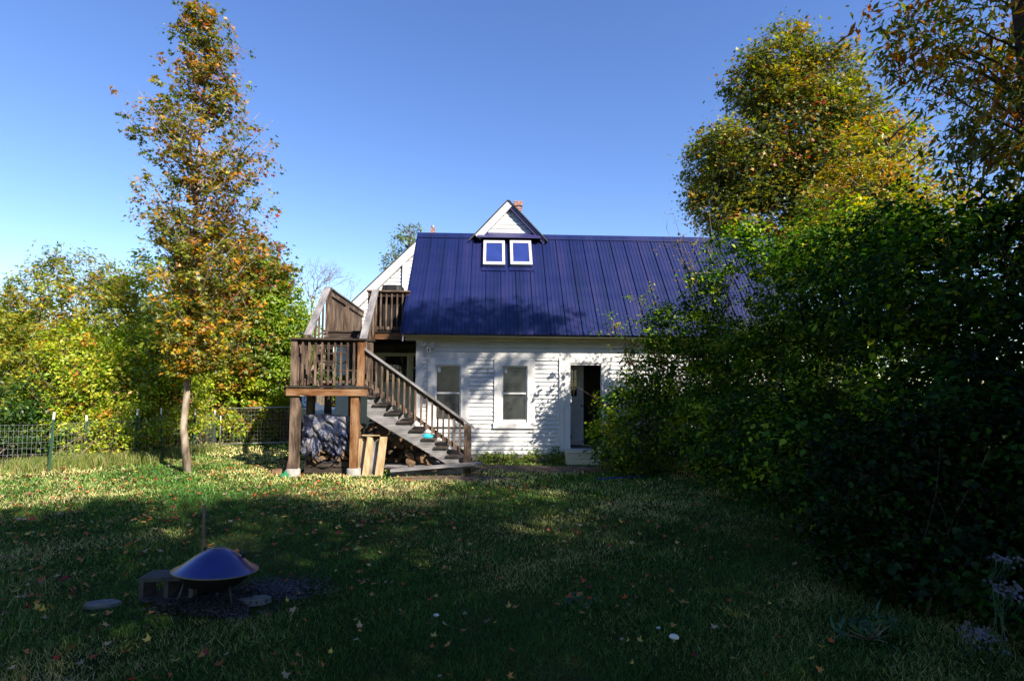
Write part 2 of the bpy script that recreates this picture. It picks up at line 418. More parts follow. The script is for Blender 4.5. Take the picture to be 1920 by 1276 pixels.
def leaf_mesh(name, rng, pos, nrm, size, col, shape, mat, droop=0.35, axis=None):
    vs, fs = SHAPES[shape]
    N = len(pos); vs = np.array(vs, dtype=np.float32); fs = np.array(fs, dtype=np.int32); k = len(vs)
    nrm = unit(nrm)
    if axis is None:
        axis = rng.normal(size=(N, 3)); axis[:, 2] -= droop * 1.5
    axis = unit(axis - nrm * np.sum(axis * nrm, 1, keepdims=True))
    side = np.cross(nrm, axis)
    P = pos[:, None, :] + size[:, None, None] * (vs[None, :, 0:1] * axis[:, None, :] + vs[None, :, 1:2] * side[:, None, :] + vs[None, :, 2:3] * nrm[:, None, :])
    P = P.reshape(-1, 3).astype(np.float32)
    F = (fs[None] + (np.arange(N) * k)[:, None, None]).reshape(-1, 3).astype(np.int32)
    return raw_mesh(name, P, F, np.repeat(col, k, axis=0), mat)
def raw_mesh(name, P, F, C, mat):
    me = bpy.data.meshes.new(name)
    nf = len(F)
    me.vertices.add(len(P)); me.vertices.foreach_set("co", P.astype(np.float32).ravel())
    me.loops.add(nf * 3); me.loops.foreach_set("vertex_index", F.astype(np.int32).ravel())
    me.polygons.add(nf)
    me.polygons.foreach_set("loop_start", np.arange(0, nf * 3, 3, dtype=np.int32))
    me.polygons.foreach_set("loop_total", np.full(nf, 3, dtype=np.int32))
    me.update(calc_edges=True)
    ca = me.color_attributes.new("Col", 'FLOAT_COLOR', 'POINT')
    c4 = np.ones((len(P), 4), dtype=np.float32); c4[:, :3] = C
    ca.data.foreach_set("color", c4.ravel())
    me.materials.append(mat)
    return me
def pick(rng, pal, n):
    cols = np.array([p[1] for p in pal]); w = np.array([p[0] for p in pal], float); w /= w.sum()
    return cols[rng.choice(len(pal), n, p=w)]

GREEN = (0.045, 0.105, 0.012); DGREEN = (0.022, 0.06, 0.010); LGREEN = (0.13, 0.22, 0.02); YGREEN = (0.22, 0.28, 0.025)
OLIVE = (0.12, 0.13, 0.018); YELLOW = (0.40, 0.32, 0.03); ORANGE = (0.42, 0.16, 0.02); RED = (0.30, 0.045, 0.02); BROWN = (0.16, 0.085, 0.035)

def clumps(rng, env, n, inner=0.45, zmin=0.1):
    """clump centres and outward directions over a union of ellipsoids [(cx,cy,cz,rx,ry,rz),...]"""
    E = np.array(env, float)
    w = (E[:, 3] * E[:, 4] + E[:, 4] * E[:, 5] + E[:, 3] * E[:, 5]); w /= w.sum()
    out_c = []; out_d = []
    tot = 0
    while tot < n:
        m = n * 2
        k = rng.choice(len(E), m, p=w)
        d = unit(rng.normal(size=(m, 3)))
        rad = 1 - np.abs(rng.normal(size=m)) * inner * 0.5
        rad = np.clip(rad, 0.15, 1.05)
        c = E[k, :3] + d * E[k, 3:] * rad[:, None]
        ok = c[:, 2] > zmin
        for e in E:
            q = np.sum(((c - e[:3]) / e[3:]) ** 2, 1)
            ok &= q > (rng.random(m) * 0.9) ** 2
        out_c.append(c[ok]); out_d.append(d[ok]); tot += ok.sum()
    return np.concatenate(out_c)[:n], np.concatenate(out_d)[:n]
def foliage(rng, C, D, per, cr, size, pal, shape='oval', mat=None, flat=0.7, up=0.7, jitter=0.2, mixcl=0.65, pal_fn=None, droop=0.35, name='crown'):
    n = len(C)
    cnt = rng.poisson(per, n).clip(2)
    idx = np.repeat(np.arange(n), cnt); N = len(idx)
    crs = cr * rng.uniform(0.5, 1.4, n)
    off = rng.normal(size=(N, 3)) * crs[idx][:, None] * np.array([1, 1, flat]) * 0.6
    pos = C[idx] + off
    pos[:, 2] = np.maximum(pos[:, 2], 0.04)
    nrm = D[idx] * 0.5 + rng.normal(size=(N, 3)) * 0.55 + np.array([0, 0, up])
    ccol = pick(rng, pal, n) if pal_fn is None else pal_fn(C, rng)
    lcol = pick(rng, pal, N) if pal_fn is None else pal_fn(pos, rng)
    use = (rng.random(N) < mixcl)[:, None]
    col = np.where(use, ccol[idx], lcol) * rng.uniform(1 - jitter * 1.6, 1 + jitter * 1.6, (N, 1)) * rng.uniform(1 - jitter * 0.5, 1 + jitter * 0.5, (N, 3))
    sz = size * rng.uniform(0.45, 1.4, N) * rng.uniform(.8, 1.2, n)[idx]
    return leaf_mesh(name, rng, pos, nrm, sz, col, shape, mat or M['leaf'], droop)
def bend(a, b, rng, k=5, wob=0.08, lift=0.0):
    a = Vector(a); b = Vector(b); L = (b - a).length; pts = []
    o = Vector(rng.normal(size=3) * wob * L)
    for i in range(k + 1):
        t = i / k
        p = a.lerp(b, t) + o * math.sin(math.pi * t) * 0.6 + Vector((0, 0, lift * L * math.sin(math.pi * t)))
        if 0 < i < k: p += Vector(rng.normal(size=3) * wob * L * 0.12)
        pts.append(p)
    return pts
def shrub(seed, name, label, base, env, pal, n, per, cr, size, cat='shrub', group=None, shape='oval', stems=30, stem_r=0.018, mat=None, stem_mat=None, inner=0.5, parts=('stems', 'foliage'), up=0.7, pal_fn=None, flat=0.7, droop=0.35, spread=0.35):
    rng = np.random.default_rng(seed)
    t = thing(name, label, cat, base, 0, group)
    C, D = clumps(rng, env, n, inner)
    mb = MB()
    for i in rng.choice(n, min(stems, n), replace=False):
        b = Vector(base) + Vector((rng.normal() * spread, rng.normal() * spread, -0.05))
        pts = bend(b, C[i], rng, 6, 0.10, 0.05)
        mb.tube(pts, [stem_r * (1 - 0.8 * j / 6) for j in range(7)], 5)
        for q in range(2):
            s0 = pts[rng.integers(3, 6)]
            e = s0 + Vector(rng.normal(size=3) * 0.35) + Vector((0, 0, 0.25))
            mb.tube(bend(s0, e, rng, 3, 0.1), [stem_r * 0.4, stem_r * 0.3, stem_r * 0.2, stem_r * 0.12], 4)
    mb.build(parts[0], stem_mat or M['twig'], t)
    link_mesh(parts[1], foliage(rng, C, D, per, cr, size, pal, shape, mat, flat=flat, up=up, pal_fn=pal_fn, droop=droop), t)
    return t
def tree(seed, name, label, trunk, trad, env, pal, n, per, cr, size, group=None, shape='oval', limbs=26, mat=None, bark=None, inner=0.5, pal_fn=None, twigs=2, up=0.7, cat='tree', lo=0.3, droop=0.35, limb_r=0.05, flat=0.7):
    """trunk: list of points; limbs leave it below the clump they reach"""
    rng = np.random.default_rng(seed)
    t = thing(name, label, cat, trunk[0], 0, group)
    C, D = clumps(rng, env, n, inner)
    mb = MB(); k = len(trunk)
    mb.tube(trunk, [trad * (1.25 if i == 0 else 1) * (1 - 0.85 * i / (k - 1)) for i in range(k)], 10)
    zs = [p[2] for p in trunk]; z0 = zs[0]; z1 = zs[-1]
    def on_trunk(z):
        z = min(max(z, z0), z1)
        for i in range(k - 1):
            if zs[i + 1] >= z:
                f = (z - zs[i]) / (zs[i + 1] - zs[i]); return Vector(trunk[i]).lerp(Vector(trunk[i + 1]), f)
        return Vector(trunk[-1])
    for i in rng.choice(n, min(limbs, n), replace=False):
        c = Vector(C[i]); r = (c.xy - on_trunk(c.z).xy).length
        s0 = on_trunk(max(z0 + (z1 - z0) * lo, c.z - r * rng.uniform(0.5, 1.0)))
        pts = bend(s0, c, rng, 6, 0.06, 0.04)
        mb.tube(pts, [limb_r * (1 - 0.85 * j / 6) for j in range(7)], 5)
        for q in range(twigs):
            a = pts[rng.integers(2, 6)]; e = a + Vector(rng.normal(size=3) * 0.16 * max(r, 1.0)) + Vector((0, 0, 0.2))
            mb.tube(bend(a, e, rng, 3, 0.1), [limb_r * 0.35, limb_r * 0.25, limb_r * 0.15, limb_r * 0.08], 4)
    mb.build('trunk', bark or M['bark'], t)
    link_mesh('crown', foliage(rng, C, D, per, cr, size, pal, shape, mat, pal_fn=pal_fn, up=up, droop=droop, flat=flat), t)
    return t

# ================================================================== SETTING
def vnoise(x, y, s):
    return (np.sin(x * s * 1.3 + 1.7) * np.cos(y * s * 1.1 - 0.4) + np.sin((x + y) * s * 0.7 + 2.1) * 0.6 + np.sin((x - 1.7 * y) * s * 1.9) * 0.35) / 1.95
def build_ground():
    xs = np.concatenate([[-400, -120, -50, -30], np.linspace(-20, 20, 161), [30, 50, 120, 400]])
    ys = np.concatenate([[-200, -60, -30, -15], np.linspace(-8, 26, 137), [35, 60, 150, 600]])
    X, Y = np.meshgrid(xs, ys)
    Z = vnoise(X, Y, 1.6) * 0.012 + vnoise(X, Y, 5.0) * 0.006
    Z = np.where((np.abs(X) > 20.5) | (Y < -8.5) | (Y > 26.5), 0, Z)
    P = np.stack([X, Y, Z], -1).reshape(-1, 3)
    nx, ny = len(xs), len(ys)
    f = []
    for j in range(ny - 1):
        for i in range(nx - 1):
            a = j * nx + i; f.append((a, a + 1, a + nx + 1, a + nx))
    me = bpy.data.meshes.new("ground"); me.from_pydata(P.tolist(), [], f); me.update(); me.shade_smooth() if hasattr(me, 'shade_smooth') else None
    me.materials.append(M['ground'])
    o = bpy.data.objects.new("ground", me); COL.objects.link(o); o['kind'] = 'structure'
build_ground()
def patch(name, cx, cy, rx, ry, z, mat, kind, seed, n=90):
    rng = random.Random(seed); mb = MB(); ring = []
    ph = [rng.uniform(0, 6.28) for _ in range(4)]
    for k in range(n):
        t = 2 * math.pi * k / n
        w = 1 + rng.uniform(-.09, .09) + 0.16 * math.sin(3 * t + ph[0]) + 0.1 * math.sin(5 * t + ph[1]) + 0.07 * math.sin(9 * t + ph[2])
        ring.append((cx + rx * w * math.cos(t), cy + ry * w * math.sin(t)))
    for k in range(n):
        a = ring[k]; b = ring[(k + 1) % n]
        am = ((a[0] + cx) / 2, (a[1] + cy) / 2); bm = ((b[0] + cx) / 2, (b[1] + cy) / 2)
        mb.face([(cx, cy, z), (am[0], am[1], z), (bm[0], bm[1], z)], smooth=True)
        mb.face([(am[0], am[1], z), (a[0], a[1], -0.03), (b[0], b[1], -0.03), (bm[0], bm[1], z)], smooth=True)
    o = mb.build(name, mat); o['kind'] = kind; return o
patch("dirt_path", 0.9, 11.2, 3.0, 0.62, 0.026, M['soil'], 'structure', 3)
patch("dirt_path", -1.1, 10.0, 1.5, 0.35, 0.024, M['soil'], 'structure', 4)
patch("gravel_patch", -1.95, 4.55, 0.36, 0.26, 0.028, M['gravel'], 'structure', 5)
patch("ash_bed", -2.32, 4.27, 0.50, 0.30, 0.026, M['gravel'], 'structure', 6)

# ================================================================== HOUSE
house = thing("house", "white clapboard house with a long blue metal roof and small ridge gable", "house", W(0, 0, 0), TH)
EXPO = 0.098
def clap(mb, T, u0, u1, z0, z1, openings=(), expo=EXPO, clip=None, lip=0.014, rng=random.Random(2)):
    """T(u, d, z): d is distance out of the wall"""
    z = z0
    while z < z1 - 0.005:
        zt = min(z + expo, z1); zm = (z + zt) / 2
        a, b = (u0, u1) if clip is None else clip(zm)
        segs = [(a, b)]
        for (o0, o1, p0, p1) in openings:
            if p0 < zm < p1:
                ns = []
                for (s, e) in segs:
                    if o1 <= s or o0 >= e: ns.append((s, e)); continue
                    if s < o0: ns.append((s, o0))
                    if e > o1: ns.append((o1, e))
                segs = ns
        for (s, e) in segs:
            if e - s < 0.01: continue
            cuts = [s]; 
            if e - s > 2.2: cuts.append(s + rng.uniform(0.8, e - s - 0.8))
            cuts.append(e)
            for q in range(len(cuts) - 1):
                c0, c1 = cuts[q] + (0.0012 if q else 0), cuts[q + 1]
                j0 = rng.uniform(-0.0015, 0.0015); j1 = rng.uniform(-0.0015, 0.0015); l = lip + rng.uniform(-0.003, 0.003)
                mb.face([T(c0, l, z + j0), T(c1, l, z + j1), T(c1, 0.001, zt + 0.004), T(c0, 0.001, zt + 0.004)])
                mb.face([T(c0, 0, z + j0), T(c1, 0, z + j1), T(c1, l, z + j1), T(c0, l, z + j0)])
        z = zt
FRONT = lambda u, d, z: W(u, -d, z)
EAVE_Z, PITCHR = 2.93, 1.23
def roof_z(v): return EAVE_Z + (v + 0.35) * PITCHR
RIDGE_V = 2.0; RIDGE_Z = roof_z(RIDGE_V); DEP = 2 * RIDGE_V
LEN = 9.2
# opening measurements on the front wall (u, z)
def rect(x0, y0, x1, y1, v=0.0):
    a = on_v(x0, y1, v); b = on_v(x1, y0, v); return (a[0], b[0], a[1], b[1])
W1 = rect(815, 683, 865, 790); W2 = rect(940, 686, 989, 789); DR = rect(1069, 681, 1127, 839)
W1 = (W1[0], W1[1], W2[2], W2[3] + 0.01)
ops = [W1, W2, DR]
mb = MB(); clap(mb, FRONT, 0.0, LEN, 0.16, 2.75, ops, lip=.027); mb.build("front_wall", M['white'], house)
mb = MB()
SIDE = lambda s, d, z: W(-d, s, z)
clap(mb, SIDE, 0.0, DEP, 0.16, RIDGE_Z - .1, clip=lambda z: (max(0.0, (z - 2.85) / PITCHR - .35), DEP - max(0.0, (z - 2.85) / PITCHR - .35)))
mb.build("side_wall", M['white'], house)
mb = MB()
mb.face([W(LEN, 0, 0), W(LEN, DEP, 0), W(LEN, DEP, 2.9), W(LEN, RIDGE_V, RIDGE_Z - .1), W(LEN, 0, 2.9)])
mb.face([W(0, DEP, 0), W(0, DEP, 2.9), W(LEN, DEP, 2.9), W(LEN, DEP, 0)])
mb.build("rear_wall", M['white'], house)
# interior rooms behind windows and door
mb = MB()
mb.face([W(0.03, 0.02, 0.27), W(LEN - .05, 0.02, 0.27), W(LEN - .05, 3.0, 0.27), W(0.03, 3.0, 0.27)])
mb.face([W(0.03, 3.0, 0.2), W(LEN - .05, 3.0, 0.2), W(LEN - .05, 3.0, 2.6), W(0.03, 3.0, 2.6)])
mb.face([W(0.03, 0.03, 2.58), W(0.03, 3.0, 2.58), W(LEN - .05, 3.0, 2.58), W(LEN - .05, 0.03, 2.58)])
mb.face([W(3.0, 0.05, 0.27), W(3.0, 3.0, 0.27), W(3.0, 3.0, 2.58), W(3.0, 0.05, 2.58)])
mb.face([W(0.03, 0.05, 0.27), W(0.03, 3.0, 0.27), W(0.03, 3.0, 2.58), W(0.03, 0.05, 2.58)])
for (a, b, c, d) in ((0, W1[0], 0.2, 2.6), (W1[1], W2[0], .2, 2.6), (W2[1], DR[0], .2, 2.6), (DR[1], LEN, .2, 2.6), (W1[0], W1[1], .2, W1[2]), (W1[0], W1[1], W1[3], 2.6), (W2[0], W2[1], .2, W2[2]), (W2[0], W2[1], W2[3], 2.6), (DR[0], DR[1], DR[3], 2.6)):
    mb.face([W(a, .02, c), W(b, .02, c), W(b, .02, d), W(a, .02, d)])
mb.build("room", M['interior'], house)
# foundation
mb = MB(); rr = random.Random(5)
u = 0.0
while u < LEN:
    w = rr.uniform(0.25, 0.5); h = rr.uniform(.13, .165)
    mb.box((u + .01, -0.03 - rr.uniform(0, .03), -.1), (u + w, .1, h), W); u += w
mb.build("foundation", M['stone'], house)
# trim
mb = MB()
mb.box((-0.02, -0.035, 0.1), (0.13, 0.0, 2.75), W); mb.box((-0.035, -0.035, .1), (-0.0225, 0.12, 2.75), W)
mb.build("corner_board", M['white_trim'], house)
mb = MB()
mb.box((-.28, -0.04, 2.75), (LEN + .25, 0.0, 2.835), W)
mb.build("frieze_board", M['cream'], house)
mb = MB()
mb.box((-.28, -0.345, 2.835), (LEN + .25, 0.0, 2.86), W)
mb.build("soffit", M['cream'], house)
mb = MB()
mb.box((-.28, -0.372, 2.852), (LEN + .25, -0.348, 2.925), W)
mb.build("fascia", M['roof'], house)
mb = MB()                                # rake boards on the left gable
for (va, vb) in ((-0.35, RIDGE_V), (DEP + .35, RIDGE_V)):
    za, zb = EAVE_Z - .06, RIDGE_Z - .06
    mb.hexa([W(-.305, va, za - .16), W(-.305, vb, zb - .16), W(-.28, vb, zb - .16), W(-.28, va, za - .16), W(-.305, va, za), W(-.305, vb, zb), W(-.28, vb, zb), W(-.28, va, za)])
mb.build("rake_board", M['white_trim'], house)
# long trim board over the windows
za = on_v(900, 664)[1]
mb = MB(); mb.box((0.14, -0.026, za - .07), (DR[1] + .3, 0.0, za + .03), W); mb.build("head_trim", M['white_trim'], house)

def window(o, casing, head, sill, parent, rail, v=0.0, frame_mat=None, pane=None, lights=None):
    u0, u1, z0, z1 = o; fm = frame_mat or M['white_trim']
    T = lambda a, b, c: W(a, v + b, c)
    mb = MB()
    mb.box((u0 - casing, -0.052, z0 - 0.03), (u0, 0.02, z1 + head), T)
    mb.box((u1, -0.052, z0 - 0.03), (u1 + casing, 0.02, z1 + head), T)
    mb.box((u0, -0.052, z1), (u1, 0.02, z1 + head), T)
    fr = mb.build("window_casing", fm, parent)
    mb = MB(); mb.box((u0 - casing - .02, -0.065, z0 - sill - 0.03), (u1 + casing + .02, 0.02, z0 - 0.03), T); mb.build("window_sill", fm, fr)
    s = 0.035; mb = MB()
    mb.box((u0, -0.015, z0 - .028), (u0 + s, 0.01, z1), T); mb.box((u1 - s, -0.015, z0 - .028), (u1, 0.01, z1), T)
    mb.box((u0 + s, -0.015, z1 - s), (u1 - s, 0.01, z1), T); mb.box((u0 + s, -0.015, z0 - .028), (u1 - s, 0.01, z0 + s), T)
    mb.box((u0 + s, -0.013, rail - .02), (u1 - s, 0.01, rail + .02), T)
    mb.build("sash", fm, fr)
    mb = MB(); mb.box((u0 + s, 0.0115, z0 + s), (u1 - s, 0.0155, z1 - s), T); mb.build("pane", pane or M['screen'], fr)
    return fr
railz = on_v(965, 737)[1]
window(W1, 0.17, 0.17, 0.10, house, railz)
window(W2, 0.17, 0.17, 0.13, house, railz)
for o in (W1, W2):
    mb = MB(); mb.box((o[0] + .05, 0.009, o[3] - .16), (o[0] + .12, 0.0105, o[3] - .045), W); mb.build("window_sticker", M['white_trim'], house)
# door
u0, u1, z0, z1 = DR
mb = MB()
mb.box((u0 - .14, -0.045, z0 - .02), (u0, .08, z1 + .14), W); mb.box((u1, -0.045, z0 - .02), (u1 + .14, .08, z1 + .14), W)
mb.box((u0, -0.045, z1), (u1, .08, z1 + .14), W); mb.box((u0 - .02, -.09, z0 - .06), (u1 + .02, .08, z0 - .0225), W)
dfr = mb.build("door_frame", M['white_trim'], house)
for z in (z0 + .25, z0 + 1.0, z1 - .25):
    mb = MB(); mb.box((u0 + .001, -.05, z - .05), (u0 + .018, -.02, z + .05), W); mb.build("hinge", M['black_metal'], dfr)
mb = MB(); mb.box((u0 - .26, -.055, z0 - .35), (u0 - .15, -.001, z1 + .12), W); mb.build("door_side_board", M['white_trim'], house)
# inner door, standing back in the entry
mb = MB(); DV = 0.62
a, b = u0 - .05, u0 + .42
for (x0, x1, q0, q1) in ((a, a + .09, z0, z1), (b - .09, b, z0, z1), (a + .09, b - .09, z1 - .14, z1), (a + .09, b - .09, z0, z0 + .2), (a + .09, b - .09, z0 + .62, z1 - .78), (a + .09, a + .16, z1 - .78, z1 - .14), (b - .16, b - .09, z1 - .78, z1 - .14)):
    mb.box((x0, DV, q0), (x1, DV + .045, q1), W)
mb.box((a + .09, DV + .015, z0 + .2), (b - .09, DV + .03, z0 + .62), W)
for k in (1, 2): mb.box((a + .16, DV + .005, z1 - .78 + .21 * k), (b - .16, DV + .025, z1 - .765 + .21 * k), W)
mb.box(((a + b) / 2 - .008, DV + .006, z1 - .78), ((a + b) / 2 + .008, DV + .024, z1 - .14), W)
idr = mb.build("inner_door", M['door_paint'], house)
mb = MB(); mb.box((a + .16, DV + .028, z1 - .78), (b - .16, DV + .032, z1 - .14), W); mb.build("pane", M['glass'], idr)
mb = MB(); mb.lathe([(0.001, .05), (.022, .045), (.028, .03), (.02, .015), (.012, 0)], W(b - .045, DV, z0 + .95), 12, Matrix.Rotation(R(90), 4, 'X')); mb.build("handle", M['brass'], idr)

# metal roof
def roof_sheet(mb, ua, ub, va, vb, sgn=1, zoff=0.0):
    prof = []; u = ua; per = 0.372
    while u < ub:
        for (d, h) in ((0, 0), (0.008, 0.030), (0.026, 0.030), (0.034, 0), (0.10, 0), (0.108, 0.011), (0.118, 0.011), (0.126, 0), (0.19, 0), (0.198, .011), (.208, .011), (.216, 0), (.28, 0), (.288, .011), (.298, .011), (.306, 0)):
            if u + d < ub: prof.append((u + d, h))
        u += per
    prof.append((ub, 0))
    for i in range(len(prof) - 1):
        (a, h0), (b, h1) = prof[i], prof[i + 1]
        def P(uu, vv, h):
            zz = roof_z(vv) if sgn > 0 else roof_z(2 * RIDGE_V - vv)
            return W(uu, vv - 0.776 * h * sgn, zz + 0.631 * h + zoff)
        mb.face([P(a, va, h0), P(b, va, h1), P(b, vb, h1), P(a, vb, h0)])
mb = MB(); roof_sheet(mb, -0.31, LEN + .3, -0.40, RIDGE_V, 1, 0.012)
roof_sheet(mb, -0.31, LEN + .3, DEP + .4, RIDGE_V, -1, 0.012)
roof = mb.build("roof", M['roof'], house)
mb = MB()                                # solid deck beneath so no light leaks
for (va, vb, s) in ((-0.36, RIDGE_V, 1), (DEP + .36, RIDGE_V, -1)):
    za, zb = EAVE_Z - 0.01, RIDGE_Z - 0.01
    mb.hexa([W(-.27, va, za - .05), W(LEN + .2, va, za - .05), W(LEN + .2, vb, zb - .05), W(-.27, vb, zb - .05), W(-.27, va, za), W(LEN + .2, va, za), W(LEN + .2, vb, zb), W(-.27, vb, zb)])
mb.build("roof_deck", M['wood_dark'], roof)
mb = MB()
for s in (-1, 1):
    mb.hexa([W(-.33, RIDGE_V + s * .13, RIDGE_Z - .13 * PITCHR + .045), W(LEN + .32, RIDGE_V + s * .13, RIDGE_Z - .13 * PITCHR + .045), W(LEN + .32, RIDGE_V, RIDGE_Z + .045), W(-.33, RIDGE_V, RIDGE_Z + .045),
             W(-.33, RIDGE_V + s * .13, RIDGE_Z - .13 * PITCHR + .052), W(LEN + .32, RIDGE_V + s * .13, RIDGE_Z - .13 * PITCHR + .052), W(LEN + .32, RIDGE_V, RIDGE_Z + .052), W(-.33, RIDGE_V, RIDGE_Z + .052)])
mb.build("ridge_cap", M['roof'], roof)
mb = MB()                                # rake trim, left edge
mb.hexa([W(-.335, -.42, EAVE_Z - .09), W(-.335, RIDGE_V, RIDGE_Z - .09), W(-.315, RIDGE_V, RIDGE_Z - .09), W(-.315, -.42, EAVE_Z - .09), W(-.335, -.42, EAVE_Z + .03), W(-.335, RIDGE_V, RIDGE_Z + .04), W(-.315, RIDGE_V, RIDGE_Z + .04), W(-.315, -.42, EAVE_Z + .03)])
mb.build("rake_trim", M['roof'], roof)
# skylights
def on_roof(px, py, lift=0.0):
    d = ray(px, py); o = Vector((0, 0, EYE)); p0 = W(0, -.35, EAVE_Z + lift)
    e1 = W(1, 0, 0) - W(0, 0, 0); e2 = (W(0, 1, PITCHR) - W(0, 0, 0)).normalized(); n = e1.cross(e2)
    t = (p0 - o).dot(n) / d.dot(n); p = o + d * t; q = p - H0
    return q.x * CT + q.y * ST, -q.x * ST + q.y * CT
nrm = (W(0, -PITCHR, 1) - W(0, 0, 0)).normalized()
def RP(u, v, h): return W(u, v, roof_z(v)) + nrm * h
for (xa, xb) in ((906, 947), (956, 997)):
    ua, vb = on_roof(xa, 449, .12); ub, va = on_roof(xb, 494, .12)
    ub2, _ = on_roof(xb, 449, .12); ub = (ub + ub2) / 2 ; ua2, _ = on_roof(xa, 494, .12); ua = (ua + ua2) / 2
    mb = MB(); f = .072
    def bx(a, b, c, d, h0, h1): mb.hexa([RP(a, c, h0), RP(b, c, h0), RP(b, d, h0), RP(a, d, h0), RP(a, c, h1), RP(b, c, h1), RP(b, d, h1), RP(a, d, h1)])
    ua += .006; ub -= .006; bx(ua, ua + f, va, vb, 0, .12); bx(ub - f, ub, va, vb, 0, .12); bx(ua + f, ub - f, va, va + f, 0, .12); bx(ua + f, ub - f, vb - f, vb, 0, .12)
    sk = mb.build("skylight", M['sky_frame'], house)
    mb = MB(); bx(ua + f, ub - f, va + f, vb - f, .02, .105); mb.build("pane", M['sky_glass'], sk)
    mb = MB(); bx(ua - .035, ub + .035, va - .09, vb + .05, .012, .034); mb.build("flashing", M['roof'], sk)
# cross gable on the ridge
gv = RIDGE_V - .28
gl = on_v(889, 437, gv); gr = on_v(1018, 437, gv); gp = on_v(953, 376, gv)
zb = on_v(953, 440, gv)[1] - .05; gu0, gu1, gu, gz = gl[0], gr[0], gp[0], gp[1]
sl = (gz - zb) / (gu - gu0); sr = (gz - zb) / (gu1 - gu)
mb = MB()
clap(mb, lambda u, d, z: W(u, gv + .14 - d, z), gu0, gu1, zb + .14, gz - .05, expo=.115, lip=.02, clip=lambda z: (gu - (gz - z) / sl, gu + (gz - z) / sr))
mb.face([W(gu0, gv + .145, zb), W(gu1, gv + .145, zb), W(gu, gv + .145, gz)])
mb.build("gable_wall", M['white'], house)
mb = MB()
def slope_slab(mb, ua, za, ub, zb_, v0, v1, off0, off1):
    d = Vector((ub - ua, zb_ - za)).normalized(); n = Vector((-d.y, d.x)); n = n if n.y > 0 else -n
    a0 = (ua + n.x * off0, za + n.y * off0); b0 = (ub + n.x * off0, zb_ + n.y * off0); a1 = (ua + n.x * off1, za + n.y * off1); b1 = (ub + n.x * off1, zb_ + n.y * off1)
    mb.hexa([W(a0[0], v0, a0[1]), W(b0[0], v0, b0[1]), W(b0[0], v1, b0[1]), W(a0[0], v1, a0[1]), W(a1[0], v0, a1[1]), W(b1[0], v0, b1[1]), W(b1[0], v1, b1[1]), W(a1[0], v1, a1[1])])
slope_slab(mb, gu0 - .12, zb - .12 * sl, gu, gz, gv - .03, 7.2, 0.0, .03)
slope_slab(mb, gu1 + .12, zb - .12 * sr, gu, gz, gv - .03, 7.2, 0.0, .03)
mb.build("gable_roof", M['shingle'], house)
mb = MB()
slope_slab(mb, gu0 + .03, zb + .03 * sl, gu, gz, gv, gv + .13, -.17, -.004)
mb.build("gable_trim", M['white_trim'], house)
mb = MB()
slope_slab(mb, gu1 + .06, zb - .06 * sr, gu, gz, gv + .001, gv + .02, -.05, -.004)
slope_slab(mb, gu1 + .10, zb - .10 * sr, gu + .02, gz - .02, gv + .022, gv + .135, -.11, -.006)
mb.build("gable_trim", M['blue_flash_shade'], house)  # dark blue slabs imitate the shaded underside of the right eave
mb = MB(); mb.hexa([W(gu0 + .08, gv - .1, zb - .06), W(gu1 - .06, gv - .1, zb - .06), W(gu1, gv + .12, zb + .0), W(gu0, gv + .12, zb + .0), W(gu0 + .08, gv - .1, zb - .045), W(gu1 - .06, gv - .1, zb - .045), W(gu1 - .1, gv + .12, zb + .14), W(gu0 + .12, gv + .12, zb + .14)])
mb.build("flashing", M['blue_flash_shade'], house)
# chimneys
c0 = on_v(965, 385, 5.6); c1 = on_v(978, 377, 5.6)
mb = MB(); mb.box((c0[0], 5.6, 2.0), (c1[0], 5.95, c1[1] - .16), W); ch = mb.build("chimney", M['brick'], house)
mb = MB(); mb.box((c0[0] - .03, 5.57, c1[1] - .1575), (c1[0] + .03, 5.98, c1[1]), W); mb.build("chimney_cap", M['brick'], ch)
# main house block behind
MV = 4.7; PU = -0.25; PZ = 6.62; L0 = -3.2
pk = on_v(797, 436, MV); PU, PZ = pk[0], pk[1] - .12
rp = on_v(652, 580, MV); ms = (PZ - rp[1]) / (PU - rp[0])
mb = MB()
MF = lambda u, d, z: W(u, MV - d, z)
zea = PZ - (PU - L0) * ms
clap(mb, MF, L0, -0.01, 0.1, PZ, expo=.115, lip=.024, clip=lambda z: (max(L0, PU - (PZ - z) / ms), min(-.012, PU + (PZ - z) / ms)))
mb.build("main_gable_wall", M['white'], house)
mb = MB()
mb.face([W(L0, MV, 0), W(L0, 11, 0), W(L0, 11, zea), W(L0, MV, zea)])
mb.face([W(L0, 11, 0), W(2.5, 11, 0), W(2.5, 11, zea), W(PU, 11, PZ), W(L0, 11, zea)])
mb.face([W(L0, MV + .02, 0), W(2.5, MV + .02, 0), W(2.5, MV + .02, zea), W(PU, MV + .02, PZ), W(L0, MV + .02, zea)])
mb.build("main_side_wall", M['white'], house)
mb = MB()
slope_slab(mb, L0 - .3, zea - .3 * ms, PU, PZ, MV - .12, 11.2, .03, .08)
slope_slab(mb, 2.6, PZ - (2.6 - PU) * ms, PU, PZ, MV - .12, 11.2, .03, .08)
mb.build("main_roof", M['shingle'], house)
mb = MB()
slope_slab(mb, L0 - .3, zea - .3 * ms, PU, PZ, MV - .14, MV - .03, -.2, .028)
slope_slab(mb, 2.6, PZ - (2.6 - PU) * ms, PU, PZ, MV - .14, MV - .03, -.2, .028)
mb.build("main_rake_board", M['white_trim'], house)
dp = on_v(756, 490, MV); mb = MB(); mb.box((dp[0], MV - .10, 2.0), (dp[0] + .09, MV - .03, dp[1]), W); mb.build("downspout", M['white_trim'], house)
c0 = on_v(807, 433, 7.5); c1 = on_v(815, 426, 7.5)
